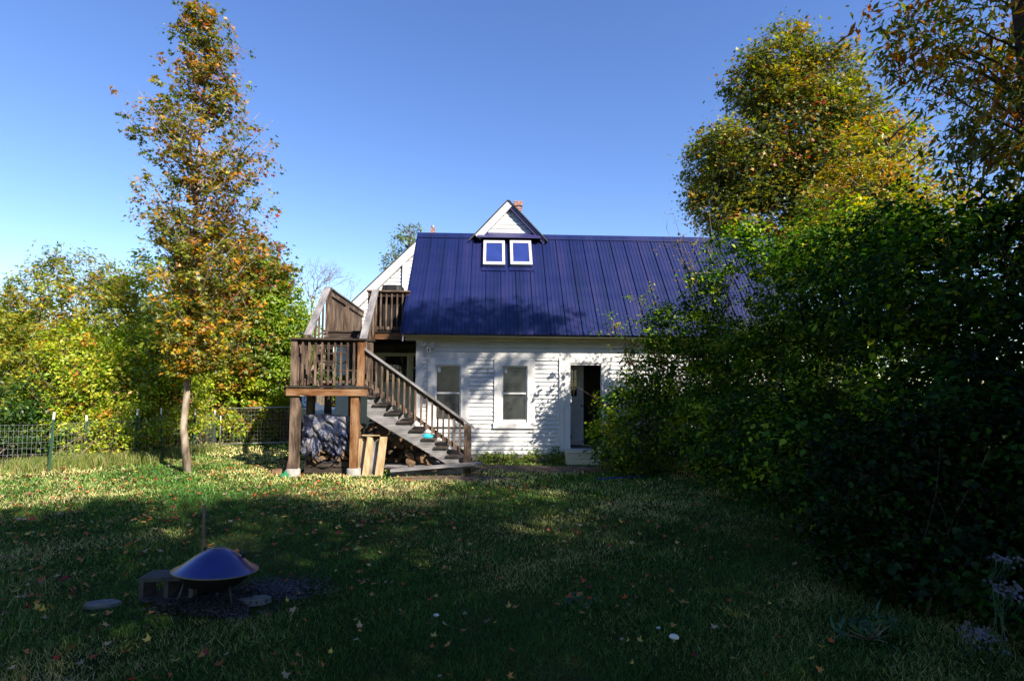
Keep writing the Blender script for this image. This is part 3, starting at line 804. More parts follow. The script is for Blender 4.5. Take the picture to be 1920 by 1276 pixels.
mb = MB(); mb.box((c0[0], 7.5, 3.0), (c1[0], 7.75, c1[1]), W); ch = mb.build("chimney", M['brick'], house)
mb = MB(); mb.tube([W((c0[0] + c1[0]) / 2, 7.62, c1[1]), W((c0[0] + c1[0]) / 2, 7.62, c1[1] + .1)], [.06, .06], 10); mb.build("flue", M['galv'], ch)
mwin = on_v(686, 700, MV)
window((mwin[0] - .12, mwin[0] + .55, 1.7, 2.9), .1, .1, .06, house, 2.3, v=MV, pane=M['glass'])
# porch recess under the deck
PV = 2.2
mb = MB(); PF = lambda u, d, z: W(u, PV - d, z)
pw = [(-2.0, -1.32, 1.78, 2.55), (-1.22, -.55, 1.78, 2.55), (-.45, -.08, 1.78, 2.55)]
clap(mb, PF, -2.15, -0.02, 0.1, 1.72, pw); mb.build("porch_wall", M['cream'], house)
mb = MB(); mb.box((-2.15, PV + .0, 2.56), (-.02, PV + .05, 2.80), W); mb.build("porch_shade_board", M['wood_dark'], house)  # dark board stands in for the shade above the porch windows
mb = MB(); mb.box((-2.15, 1.9, 2.60), (-.02, PV - .02, 2.78), W); mb.build("porch_beam", M['wood_dark'], house)
mb = MB(); mb.face([W(-2.15, PV, 0), W(-2.15, MV, 0), W(-2.15, MV, 2.85), W(-2.15, PV, 2.85)])
mb.face([W(-2.15, PV + .3, 0), W(0, PV + .3, 0), W(0, PV + .3, 2.85), W(-2.15, PV + .3, 2.85)])
mb.build("porch_end_wall", M['cream'], house)
for o in pw: window(o, .045, .06, .03, house, 2.2 if o[0] > -.5 else 1.80, v=PV, frame_mat=M['cream'], pane=M['glass'])

# floodlight camera on the frieze
fl = on_v(802, 650)
t = thing("security_light", "white twin floodlight with a camera mounted under the left end of the eave", "security light", W(fl[0], -.02, fl[1]), TH)
mb = MB(); mb.lathe([(0.001, .03), (.05, .028), (.055, 0)], W(fl[0], -.016, fl[1]), 16, Matrix.Rotation(TH, 4, 'Z') @ Matrix.Rotation(R(90), 4, 'X')); mb.build("mount", M['white_plastic'], t)
for s in (-1, 1):
    a = W(fl[0] + s * .03, -.05, fl[1] + .03); b = W(fl[0] + s * .11 + (.02 if s > 0 else .02), -.15, fl[1] + .05 - .01 * s)
    mb = MB(); mb.tube([a, a.lerp(b, .4), a.lerp(b, .45), b], [.012, .014, .035, .055], 14); l = mb.build("lamp_head", M['white_plastic'], t)
    mb = MB(); mb.tube([b + (b - a) * .002, b + (b - a) * .06], [.045, .04], 14); mb.build("lens", M['sky_frame'], l)
mb = MB(); mb.box((fl[0] - .0, -.14, fl[1] - .13), (fl[0] + .075, -.045, fl[1] - .02), W); cb = mb.build("camera_body", M['white_plastic'], t)
mb = MB(); mb.box((fl[0] + .018, -.147, fl[1] - .115), (fl[0] + .057, -.141, fl[1] - .045), W); mb.build("lens", M['lens'], cb)
# door step box
mb = MB(); s0 = on_v(1061, 868, -.45)[0]; s1 = s0 + .75
for k in range(2): mb.box((s0, -.62, .0 + .13 * k), (s1, -.6, .125 + .13 * k), W)
for k in range(2): mb.box((s0, -.5975, .0 + .13 * k), (s0 + .02, -.12, .125 + .13 * k), W)
for k in range(2): mb.box((s1 - .02, -.5975, .0 + .13 * k), (s1, -.12, .125 + .13 * k), W)
st = thing("door_step", "cream painted wooden box step below the open door", "step", W(s0, -.6, 0), TH)
mb.build("riser", M['cream'], st)
mb = MB()
for k in range(3): mb.box((s0 - .02, -.64 + .18 * k, .262), (s1 + .02, -.47 + .18 * k, .285), W)
mb.build("tread", M['cream'], st)

# ================================================================== DECK AND STAIRS
W_HOUSE = W; TH_HOUSE = TH
TH = R(4.5)
def W(u, v, z): return Vector((H0.x + u * math.cos(TH) - v * math.sin(TH), H0.y + u * math.sin(TH) + v * math.cos(TH), z))

deck = thing("wooden_deck_stairs", "weathered brown wooden deck with a landing and two flights of stairs beside the house", "stairs", W(-2.2, -2.04, 0), TH)
def part(name, mat, fn, parent=None):
    mb = MB(); fn(mb); return mb.build(name, M[mat], parent or deck)
LU0, LU1, LV0, LV1, LZ = -2.20, -0.80, -2.04, -1.08, 1.66
def postb(u, v, z0, z1, w=.13, mat='wood', name='post'):
    return part(name, mat, lambda mb: mb.box((u, v, z0), (u + w, v + w, z1), W))
p1 = postb(-2.17, LV0 + .01, .14, 1.5, .16); p2 = postb(-1.05, LV0 + .01, .14, 1.5, .15, 'wood_orange')
postb(-2.12, LV1 - .12, 0, 1.5, .14, 'wood'); postb(-1.28, LV1 - .12, 0, 1.5, .14, 'wood_orange')
for (u, v) in ((-2.11, LV0 + .09), (-.98, LV0 + .09)):
    mb = MB(); mb.lathe([(.001, .14), (.12, .14), (.135, .12), (.14, .0), (.14, -.05)], W(u, v, 0), 20); mb.build("footing", M['concrete'], deck)
part('beam', 'wood_orange', lambda mb: mb.box((LU0 - .04, LV0 - .03, 1.51), (LU1 + .05, LV0 + .008, 1.655), W))
part('beam', 'wood', lambda mb: mb.box((LU0 - .035, LV0 + .01, 1.51), (LU0 + .005, LV1 - .01, 1.655), W))
part('beam', 'wood', lambda mb: mb.box((LU1 + .008, LV0 + .01, 1.51), (LU1 + .048, LV1 - .01, 1.655), W))
part('beam', 'wood_dark', lambda mb: mb.box((LU0 - .04, LV1 - .008, 1.50), (LU1 + .05, LV1 + .03, 1.645), W))
def planks(mb):
    v = LV0 - .055
    while v < LV1: mb.box((LU0 - .07, v, 1.662), (LU1 + .07, min(v + .135, LV1 + .05), 1.695), W); v += .142
part('landing_floor', 'wood_dark', planks)
TOPZ = 2.60
def rail_posts(u, v, z1, w=.10, m='wood'): return postb(u, v, 1.697, z1, w, m)
rail_posts(-2.18, LV0 + .0, TOPZ - .03, .11); rail_posts(-.94, LV0, TOPZ - .03, .12, 'wood_orange')
rail_posts(-2.18, LV1 - .1, TOPZ + .15, .10); rail_posts(-.93, LV1 - .08, TOPZ + .03, .11)
part('post_cap', 'wood_dark', lambda mb: mb.box((-.96, LV1 - .11, TOPZ + .032), (-.79, LV1 + .06, TOPZ + .065), W))
part('handrail', 'wood_dark', lambda mb: mb.box((-2.21, LV0 - .04, TOPZ - .028), (-.79, LV0 + .12, TOPZ + .005), W))
part('top_rail', 'wood_dark', lambda mb: mb.box((-2.069, LV0 + .05, TOPZ - .115), (-.942, LV0 + .088, TOPZ - .03), W))
part('bottom_rail', 'wood', lambda mb: mb.box((-2.069, LV0 + .05, 1.75), (-.942, LV0 + .088, 1.80), W))
for k in range(9):
    u = -1.985 + k * .1195
    part('baluster', 'wood', lambda mb: mb.box((u, LV0 + .01, 1.71 + random.uniform(-.01, .01)), (u + .036, LV0 + .048, TOPZ - .05 + random.uniform(-.012, .012)), W))
part('handrail', 'wood_dark', lambda mb: mb.box((-2.20, LV0 + .125, TOPZ - .026), (-2.06, LV1 - .11, TOPZ + .003), W))
for k in range(7):
    v = LV0 + .18 + k * .105
    part('baluster', 'wood', lambda mb: mb.box((-2.15, v, 1.70), (-2.11, v + .036, TOPZ - .03), W))
# ---- lower flight
RUN, RISE = .235, .163
SV0, SV1 = -1.98, -1.12
def stringer(mb, v, u0, z0, u1, z1, h, t=.04):
    mb.hexa([W(u0, v, z0 - h), W(u1, v, max(z1 - h, 0.0)), W(u1, v + t, max(z1 - h, 0.0)), W(u0, v + t, z0 - h), W(u0, v, z0), W(u1, v, z1), W(u1, v + t, z1), W(u0, v + t, z0)])
slp = RISE / RUN
for v in (SV0, SV1):
    part('stringer', 'wood_grey', lambda mb: stringer(mb, v, -.75, 1.46, 1.12, 1.46 - 1.87 * slp, .34, .04))
    for j in range(8):                      # notch blocks beneath each tread
        zt = 1.50 - RISE * j; ua = -.87 + RUN * j
        if ua < -.745: ua = -.745
        ub = -.87 + RUN * (j + 1)
        part('stringer_notch', 'wood_grey', lambda mb: mb.hexa([W(ua, v + .002, 1.45 - (ua + .75) * slp - .03), W(ub, v + .002, 1.45 - (ub + .75) * slp - .03), W(ub, v + .038, 1.45 - (ub + .75) * slp - .03), W(ua, v + .038, 1.45 - (ua + .75) * slp - .03), W(ua, v + .002, zt - .022), W(ub, v + .002, zt - .022), W(ub, v + .038, zt - .022), W(ua, v + .038, zt - .022)]))
for j in range(9):
    zt = 1.515 - RISE * j; ua = -.87 + RUN * j
    if zt < .15: break
    part('tread', 'wood_dark', lambda mb: mb.box((max(ua, -.74) - .005, SV0 - .045, zt - .03), (ua + RUN + .03, SV1 + .06, zt + .005), W))
HR0 = (-.83, 2.42); HR1 = (1.27, 2.42 - 2.10 * .715)
def hz(u): return 2.42 - (u + .83) * .715
part('handrail', 'wood_grey', lambda mb: mb.board(W(-.85, SV0 + .04, hz(-.85)), W(1.30, SV0 + .04, hz(1.30)), .135, .036))
part('top_rail', 'wood', lambda mb: mb.hexa([W(-.81, SV0 + .055, hz(-.81) - .12), W(1.10, SV0 + .055, hz(1.10) - .12), W(1.10, SV0 + .09, hz(1.10) - .12), W(-.81, SV0 + .09, hz(-.81) - .12), W(-.81, SV0 + .055, hz(-.81) - .03), W(1.10, SV0 + .055, hz(1.10) - .03), W(1.10, SV0 + .09, hz(1.10) - .03), W(-.81, SV0 + .09, hz(-.81) - .03)]))
part('bottom_rail', 'wood', lambda mb: mb.hexa([W(-.81, SV0 + .055, hz(-.81) - .66), W(1.10, SV0 + .055, hz(1.10) - .66), W(1.10, SV0 + .09, hz(1.10) - .66), W(-.81, SV0 + .09, hz(-.81) - .66), W(-.81, SV0 + .055, hz(-.81) - .575), W(1.10, SV0 + .055, hz(1.10) - .575), W(1.10, SV0 + .09, hz(1.10) - .575), W(-.81, SV0 + .09, hz(-.81) - .575)]))
postb(1.10, SV0 - .02, 0.0, hz(1.16) - .03, .15, 'wood', 'newel_post')
for k in range(17):
    u = -.72 + k * .108
    j = random.uniform(-.02, .01)
    part('baluster', 'wood', lambda mb: mb.box((u, SV0 + .016, hz(u) - .70 + j), (u + .036, SV0 + .052, hz(u + .02) - .045), W))
# ---- upper flight and deck
DV0, DV1, DZ = .40, 4.55, 3.00
UU0, UU1 = -2.17, -1.15
ris = (DZ - LZ) / 7; run = (DV0 - LV1) / 7
for j in range(1, 7):
    z = LZ + ris * j; v = LV1 + run * (j - 1)
    part('tread', 'wood_dark', lambda mb: mb.box((UU0 + .05, v, z - .035), (UU1 - .01, v + run + .03, z), W))
for u in (UU0, UU1 - .0):
    part('stringer', 'wood', lambda mb: mb.hexa([W(u, LV1, LZ - .18), W(u, DV0, DZ - .30), W(u + .04, DV0, DZ - .30), W(u + .04, LV1, LZ - .18), W(u, LV1, LZ + .12), W(u, DV0, DZ + .0), W(u + .04, DV0, DZ + .0), W(u + .04, LV1, LZ + .12)]))
for (u, za, nbal) in ((-2.15, 2.80, 5), (-1.02, 2.74, 8)):
    part('handrail', 'wood_grey', lambda mb: mb.board(W(u + .0, LV1 - .06, za - .07), W(u - .03, DV0 + .0, 4.0), .15, .038))
    for k in range(nbal):
        f = (k + .5) / nbal; v = LV1 + (DV0 - LV1) * f; zz = LZ + (DZ - LZ) * f
        part('baluster', 'wood', lambda mb: mb.box((u - .02, v, zz + .05), (u + .018, v + .04, za + (3.93 - za) * f - .03), W))
def dplanks(mb):
    v = DV0 - .03
    while v < DV1 - .1: mb.box((-2.24, v, DZ - .032), (-.012, v + .135, DZ), W); v += .142
part('deck_floor', 'wood_dark', dplanks)
part('beam', 'wood_orange', lambda mb: mb.box((-1.15, DV0, DZ - .19), (-.01, DV0 + .04, DZ - .036), W))
part('beam', 'wood_dark', lambda mb: mb.box((-2.22, DV0, DZ - .19), (-1.16, DV0 + .04, DZ - .036), W))
part('beam', 'wood', lambda mb: mb.box((-2.22, DV0 + .045, DZ - .19), (-2.18, DV1 - .1, DZ - .036), W))
postb(-2.21, DV0 + .01, DZ + .002, 4.0, .11); postb(-1.23, DV0 - .01, DZ + .002, 3.94, .10); postb(-.34, DV0, DZ + .002, 3.94, .08, 'wood_orange')
postb(-2.20, DV0 + .06, 0, DZ - .2, .14, 'wood_dark'); postb(-2.20, DV0 + 3.6, 0, DZ - .2, .14, 'wood_dark')
part('handrail', 'wood', lambda mb: mb.box((-1.26, DV0 - .05, 3.942), (-.24, DV0 + .10, 3.978), W))
part('top_rail', 'wood', lambda mb: mb.box((-1.128, DV0 + .03, 3.85), (-.342, DV0 + .07, 3.938), W))
part('bottom_rail', 'wood', lambda mb: mb.box((-1.128, DV0 + .03, 3.04), (-.342, DV0 + .07, 3.12), W))
for k in range(6):
    u = -1.07 + k * .128
    part('baluster', 'wood', lambda mb: mb.box((u, DV0 - .01, 3.03), (u + .036, DV0 + .028, 3.90), W))
def fence_b(mb):
    v = DV0 + .13
    while v < DV1 - .1:
        w = random.uniform(.10, .14); mb.box((-2.185 + random.uniform(-.004, .004), v, 3.02), (-2.165, min(v + w, DV1 - .05), 3.92), W); v += w + .004
part('side_panel', 'wood', fence_b)
part('handrail', 'wood_grey', lambda mb: mb.box((-2.24, DV0 - .03, 4.002), (-2.09, DV1 - .05, 4.035), W))
part('top_rail', 'wood', lambda mb: mb.box((-2.162, DV0 + .13, 3.86), (-2.125, DV1 - .06, 3.998), W))
postb(-2.162, DV0 + 1.75, 3.002, 3.858, .09)

# ================================================================== THINGS ROUND THE STAIRS
# covered grill on the deck
gc = W(-.72, .88, DZ)
g = thing("covered_grill", "grill under a black vinyl cover standing behind the upper deck railing", "grill", gc, TH)
mb = MB(); rg = random.Random(3)
def ring(z, hw, hd, r=.1, n=32):
    out = []
    for k in range(n):
        t = 2 * math.pi * k / n; c, s = math.cos(t), math.sin(t); e = 0.5
        x = hw * (abs(c) ** e) * (1 if c > 0 else -1); y = hd * (abs(s) ** e) * (1 if s > 0 else -1)
        w = 1 + .04 * math.sin(7 * t + z * 5) + .02 * math.sin(13 * t)
        out.append(W(-.72 + x * w, .88 + y * w, DZ + z))
    return out
rings = [ring(z, hw, hd) for z, hw, hd in ((.02, .36, .26), (.3, .37, .27), (.6, .39, .28), (.84, .40, .28), (.93, .36, .26), (1.02, .27, .24), (1.15, .25, .2), (1.18, .2, .15))]
for i in range(len(rings) - 1):
    for k in range(32): mb.face([rings[i][k], rings[i][(k + 1) % 32], rings[i + 1][(k + 1) % 32], rings[i + 1][k]])
mb.face(rings[-1]); mb.build("cover", M['black_cover'], g)

# pallets, tarp and stacked wood under the landing
def pallet(z, v0, lab):
    t = thing("pallet", lab, "pallet", W(-1.95, v0, z), TH, None)
    for k in range(3): part2("bearer", 'wood_dark', lambda mb: mb.box((-1.95, v0 + .4 * k, z + .0), (-.95, v0 + .05 + .4 * k, z + .09), W), t)
    for k in range(7): part2("slat", 'wood_dark', lambda mb: mb.box((-1.95 + k * .145, v0 - .01, z + .0925), (-1.85 + k * .145, v0 + .87, z + .11), W), t)
def part2(name, mat, fn, parent):
    mb = MB(); fn(mb); return mb.build(name, M[mat], parent)
pallet(.02, -1.80, "dark wooden pallet lowest under the tarp, on the ground")
pallet(.14, -1.78, "dark wooden pallet on top of another, below the blue tarp")
# log prototypes
def log_mesh(seed, L=.42):
    rg = random.Random(seed); mb = MB(); r = rg.uniform(.055, .085)
    a0 = rg.uniform(0, 6.28); span = rg.choice([1.6, 2.2, 3.1])
    pts = [(0, 0)] if span < 3 else []
    n = 7
    for k in range(n):
        t = a0 + span * k / (n - 1); w = r * rg.uniform(.93, 1.07)
        pts.append((w * math.cos(t), w * math.sin(t)))
    cx = sum(p[0] for p in pts) / len(pts); cy = sum(p[1] for p in pts) / len(pts)
    pts = [((p[0] - cx) * 1.25, (p[1] - cy) * 1.25) for p in pts]
    A = [Vector((p[0], -L / 2, p[1])) for p in pts]; B = [Vector((p[0] * rg.uniform(.9, 1.05), L / 2, p[1])) for p in pts]
    m = len(pts)
    mb.face(A); mb.face(B[::-1])
    for k in range(m): mb.face([A[k], B[k], B[(k + 1) % m], A[(k + 1) % m]])
    me = mb.mesh("log", M['log_end']); me.materials.append(M['log_bark'])
    off = 1 if span < 3 else 0
    for i, p in enumerate(me.polygons):
        if i >= 2 and off <= (i - 2) < m - 1: p.material_index = 1
    return me
logs = [log_mesh(40 + k) for k in range(9)]
def put_log(p, rz, tilt, label, group):
    o = bpy.data.objects.new("firewood_log", random.choice(logs)); COL.objects.link(o)
    o.location = p; o.rotation_euler = (tilt, random.uniform(0, 6.28), rz)
    tag(o, label, "firewood", group)
# neat stack under the tarp, ends facing the camera
for row in range(6):
    for k in range(9):
        put_log(W(-1.86 + k * .112 + (row % 2) * .05, -1.62 + random.uniform(-.04, .04), .31 + row * .118), TH, 0, "split firewood log stacked on the pallets beneath the blue tarp", "firewood stacked under the tarp")
# tumbled heap under the lower flight
rl = random.Random(11)
for k in range(150):
    u = rl.uniform(-.85, .55); top = max(.12, min(1.02 - (u + .85) * .70, 1.0))
    v = rl.uniform(-1.40 if u < 0 else -1.7, -.55); f = (k / 150)
    z = .06 + top * 1.12 * f * rl.uniform(.75, 1.0)
    ang = TH + rl.choice([rl.uniform(-.5, .5), rl.uniform(-1.4, 1.4)])
    put_log(W(u, v, z), ang, rl.uniform(-.35, .35), "split firewood log in the loose heap under the lower stairs", "firewood heaped under the stairs")
# tarp
from mathutils import noise as mnoise
def tarp():
    rng = np.random.default_rng(4)
    nx, nz = 90, 70
    mb = MB(); G = []
    for j in range(nz):
        row = []
        for i in range(nx):
            s = i / (nx - 1); q = j / (nz - 1)
            u = -1.97 + s * 1.06
            edge = .30 + .16 * math.sin(s * 3.3 + .6) ** 2 * (1 if s > .2 else .2) + .05 * math.sin(s * 23) + .03 * math.sin(s * 61)
            zt = 1.13 + .02 * math.sin(s * 7); z = zt - q * (zt - (.70 - edge + .02))
            n1 = mnoise.noise(Vector((s * 2.6 + q * 1.2, q * 1.7, 3.1))); n2 = mnoise.noise(Vector((s * 6.5 - q * 4.0, q * 3.2 + s * 2, 7.7))); n3 = mnoise.noise(Vector((s * 15 + q * 9, q * 6, 1.3)))
            fold = .13 * n1 + .07 * (1 - abs(n2) * 2.4) + .022 * n3 - .05
            belly = .04 * math.sin(math.pi * q)
            v = min(-1.86 - belly + fold * (.35 + .65 * q), -1.835)
            row.append(W(u, v, z))
        G.append(row)
    for j in range(nz - 1):
        for i in range(nx - 1):
            s = i / nx; q = j / nz
            hole = (abs(s - .36) < .13 * (q - .62) * 3.2 and q > .66) or (q > .9 + .06 * mnoise.noise(Vector((i * .45, 0, 0))) and mnoise.noise(Vector((i * .8, j * .15, 5))) > -.05)
            if hole: continue
            mb.face([G[j][i], G[j][i + 1], G[j + 1][i + 1], G[j + 1][i]], smooth=True)
    for i in range(nx - 1):                # top runs back over the stack
        a, b = G[0][i], G[0][i + 1]; d = W(0, .62, -.02) - W(0, 0, 0)
        mb.face([a, a + d, b + d, b], smooth=True)
    # ragged strap hanging in a loop
    pts = [W(-1.75 + .55 * t, -1.93, .45 - .22 * math.sin(math.pi * t) ** .8) for t in [k / 10 for k in range(11)]]
    mb.tube(pts, [.006 + .012 * math.sin(k * 2.1) ** 2 for k in range(11)], 5)
    o = mb.build("tarp", M['tarp'], None, W(-1.45, -1.86, 0), TH)
    tag(o, "torn blue and silver tarp draped over firewood under the landing", "tarp")
tarp()
# wooden planter standing on end
pc = on_ground(690, 892)
def PB(a, b, c):                        # leaning frame: a across, b back, c up
    b = b * .6; a = a * 1.05
    lean = .16; y = b * math.cos(lean) + c * math.sin(lean); z = c * math.cos(lean) - b * math.sin(lean)
    return Vector((pc.x + a - .05 * (-c) * .12, pc.y + y, max(z, 0) + .0))
pl = thing("wooden_planter", "open pale pine planter box standing on end against the stairs post", "planter", (pc.x, pc.y, 0), 0)
part2("side_board", 'wood_new', lambda mb: mb.hexa([PB(-.27, 0, 0), PB(-.22, .0, 0), PB(-.20, .2, 0), PB(-.25, .2, 0), PB(-.23, 0, .70), PB(-.18, 0, .70), PB(-.16, .2, .70), PB(-.21, .2, .70)]), pl)
part2("side_board", 'wood_new', lambda mb: mb.hexa([PB(.12, 0, 0), PB(.25, .02, 0), PB(.26, .06, 0), PB(.13, .2, 0), PB(.17, 0, .74), PB(.30, .02, .74), PB(.30, .06, .74), PB(.17, .2, .74)]), pl)
part2("back_board", 'wood_grey', lambda mb: mb.hexa([PB(-.22, .2, 0), PB(.13, .2, 0), PB(.13, .225, 0), PB(-.22, .225, 0), PB(-.18, .2, .70), PB(.17, .2, .70), PB(.17, .225, .70), PB(-.18, .225, .70)]), pl)
part2("divider", 'wood_new', lambda mb: mb.hexa([PB(-.11, .0, 0), PB(-.01, .05, 0), PB(.0, .19, 0), PB(-.06, .19, 0), PB(-.06, 0, .75), PB(.03, .05, .75), PB(.04, .19, .75), PB(-.02, .19, .75)]), pl)
part2("end_board", 'wood_new', lambda mb: mb.hexa([PB(-.16, -.02, .752), PB(.17, -.02, .752), PB(.14, .21, .752), PB(-.19, .21, .752), PB(-.16, -.02, .775), PB(.17, -.02, .775), PB(.14, .21, .775), PB(-.19, .21, .775)]), pl)
part2("end_board", 'wood_new', lambda mb: mb.hexa([PB(-.16, -.03, 0), PB(.14, -.03, 0), PB(.14, -.002, 0), PB(-.16, -.002, 0), PB(-.14, -.03, .022), PB(.12, -.03, .022), PB(.12, -.002, .022), PB(-.14, -.002, .022)]), pl)
# lumber on the ground
def lumber(a, b, w, t, mat, label):
    d = (Vector(b) - Vector(a)).normalized()
    mb = MB(); mb.board(a, b, w, t); o = mb.build("lumber_board", M[mat], None, Vector(a)); tag(o, label, "board", "boards lying in front of the stairs")
def gp(px, py, z): return on_ground(px, py, z)
lumber(gp(731, 886, .05), gp(882, 884, .05), .05, .10, 'wood_grey', "pale grey beam lying lowest and nearest the lawn before the stairs")
lumber(at(733, 881, 10.15), at(903, 868, 10.3), .20, .04, 'wood_grey', "long grey plank lying on top of the boards, its right end past the newel post")
lumber(at(722, 873, 10.6), at(890, 874, 10.45), .15, .035, 'wood_grey', "weathered grey plank at the back of the lumber before the stairs")
lumber(at(725, 877, 10.35), at(820, 881, 10.2), .10, .03, 'wood_dark', "short dark board wedged between the grey planks")
lumber(at(722, 868, 10.9), at(800, 869, 10.9), .10, .03, 'wood_grey', "thin grey board behind the planter on the lumber")
lumber(at(775, 858, 11.0), at(838, 870, 10.5), .12, .03, 'wood_grey', "narrow grey plank lying askew against the stair foot")
lumber(gp(880, 893, .02), gp(905, 879, .02), .07, .03, 'wood', "small brown offcut on the grass by the newel post")
# tools by the left post
def tool(name, label, px0, py0, px1, py1, head):
    a = on_ground(px0, py0, .03); b = at(px1, py1, 10.22)
    t = thing(name, label, "tool", (a.x, a.y, 0), 0)
    mb = MB(); mb.tube([a, a.lerp(b, .5), b], [.014, .014, .013], 8); mb.build("handle", M['wood'] if head == 'green' else M['wood_grey'], t)
    mb = MB(); mb.tube([b, b + Vector((0, 0, .07))], [.02, .018], 8); mb.build("grip", M['black_cover'], t)
    mb = MB()
    if head == 'green':
        mb.box((a.x - .09, a.y - .03, .0), (a.x + .10, a.y + .03, .06)); mb.box((a.x - .03, a.y - .02, .06), (a.x + .03, a.y + .02, .1))
        mb.build("brush_head", M['green_plastic'], t)
    else:
        mb.hexa([a + Vector((-.08, -.02, -.03)), a + Vector((.08, -.02, -.03)), a + Vector((.08, 0, -.03)), a + Vector((-.08, 0, -.03)), a + Vector((-.09, .04, .2)), a + Vector((.09, .04, .2)), a + Vector((.09, .055, .2)), a + Vector((-.09, .055, .2))])
        mb.build("blade", M['rusty'], t)
tool("push_broom", "push broom with a green head leaning on the left landing post", 536, 890, 547, 826, 'green')
tool("shovel", "shovel with a grey handle leaning on the left landing post behind the broom", 541, 884, 553, 824, 'blade')
def brick_obj(p, rz, label, mat='terracotta', s=(.20, .09, .06), name="brick"):
    mb = MB(); c, sn = math.cos(rz), math.sin(rz); sx, sy, sz = s
    b = .006
    T = lambda a, bb, z: Vector((p.x + a * c - bb * sn, p.y + a * sn + bb * c, z))
    mb.hexa([T(-sx / 2, -sy / 2, 0), T(sx / 2, -sy / 2, 0), T(sx / 2, sy / 2, 0), T(-sx / 2, sy / 2, 0), T(-sx / 2 + b, -sy / 2 + b, sz), T(sx / 2 - b, -sy / 2 + b, sz), T(sx / 2 - b, sy / 2 - b, sz * 1.05), T(-sx / 2 + b, sy / 2 - b, sz)])
    o = mb.build(name, M[mat], None, (p.x, p.y, 0)); tag(o, label, name.replace('_', ' '))
brick_obj(on_ground(521, 889), .5, "brown wooden block on the grass left of the landing post", 'log_end', (.22, .14, .10), "wood_block")
# turquoise cloth on a tread
cz = 1.515 - RISE * 5 + .006; cu = -.87 + RUN * 5 + .09
mb = MB(); rg = random.Random(8); rings = []
for z, r in ((0, .085), (.03, .09), (.06, .065), (.08, .03)):
    rings.append([W(cu + r * (1.2 + .2 * math.sin(3 * k + z * 40)) * math.cos(k * .524), SV0 + .06 + r * .8 * math.sin(k * .524), cz + z) for k in range(12)])
for i in range(3):
    for k in range(12): mb.face([rings[i][k], rings[i][(k + 1) % 12], rings[i + 1][(k + 1) % 12], rings[i + 1][k]], smooth=True)
mb.face(rings[-1]); tag(mb.build("work_glove", M['turquoise'], None, W(cu, SV0, cz), TH), "crumpled turquoise glove lying on a tread of the lower stairs", "glove")
# plants in pots on the landing
def pot(u, v, z, r, h, mat, label, pal, seed, lr=.16):
    t = thing("flower_pot", label, "potted plant", W(u, v, z), TH)
    mb = MB(); mb.lathe([(.001, 0), (r * .7, 0), (r, h * .85), (r * 1.08, h * .86), (r * 1.08, h), (r * .95, h), (r * .93, h * .85), (.001, h * .85)], W(u, v, z), 18); mb.build("pot", M[mat], t)
    rng = np.random.default_rng(seed); c = W(u, v, z + h + lr * .5)
    C, D = clumps(rng, [(c.x, c.y, c.z, lr, lr, lr * .6)], 40, .8)
    link_mesh("foliage", foliage(rng, C, D, 10, .05, .05, pal), t)
pot(-1.72, -1.5, 1.696, .08, .1, 'terracotta', "low leafy plant in a terracotta pot on the stair landing", [(3, LGREEN), (2, GREEN)], 71, .15)
pot(-1.35, -1.45, 1.696, .06, .11, 'white_plastic', "small white flower pot with green leaves on the stair landing", [(3, GREEN), (1, YELLOW)], 72, .08)

TH = TH_HOUSE
def W(u, v, z): return W_HOUSE(u, v, z)
# ================================================================== FIRE PIT
fc = Vector((-2.30, 4.25, 0))
fp = thing("fire_pit", "low steel fire pit with a blue domed lid in the foreground lawn", "fire pit", fc, 0)
TL = Matrix.Rotation(R(-5.5), 4, 'X') @ Matrix.Rotation(R(3.8), 4, 'Y') @ Matrix.Diagonal((.88, .88, .95, 1))
lc = fc + Vector((0, 0, .262))
mb = MB(); mb.lathe([(.001, .178), (.045, .177), (.055, .173), (.08, .165), (.11, .152), (.15, .131), (.19, .105), (.23, .075), (.27, .045), (.30, .025), (.325, .012), (.338, .007)], lc, 72, TL)
lid = mb.build("lid", M['lid'], fp)
mb = MB(); mb.lathe([(.338, .007), (.344, .009), (.347, .004), (.344, -.003), (.338, -.002)], lc, 72, TL); mb.build("rim", M['brass'], lid)
mb = MB(); mb.lathe([(.040, .178), (.046, .183), (.052, .181), (.056, .172)], lc, 32, TL); mb.build("collar", M['brass'], lid)
for a in (150, 22, 262):
    p = lc + TL @ Vector((.20 * math.cos(R(a)), .20 * math.sin(R(a)), .096)); q = p + TL @ Vector((.012 * math.cos(R(a)), 0, .055))
    if a == 262: continue
    mb = MB(); mb.tube([p, p.lerp(q, .5), q], [.012, .011, .012], 8); mb.build("lid_clip", M['black_metal'], lid)
mb = MB(); mb.lathe([(.23, -.004), (.262, .0), (.26, -.012), (.235, -.05), (.19, -.095), (.13, -.12), (.07, -.13), (.001, -.135)], lc, 48, Matrix.Rotation(R(-4), 4, 'X') @ Matrix.Rotation(R(3), 4, 'Y')); mb.build("bowl", M['soot'], fp)
for a in (35, 145, 215, 325):
    ca, sa = math.cos(R(a)), math.sin(R(a))
    mb = MB(); mb.tube([fc + Vector((.20 * ca, .20 * sa, .235)), fc + Vector((.27 * ca, .27 * sa, .0))], [.009, .009], 8); mb.build("leg", M['black_metal'], fp)
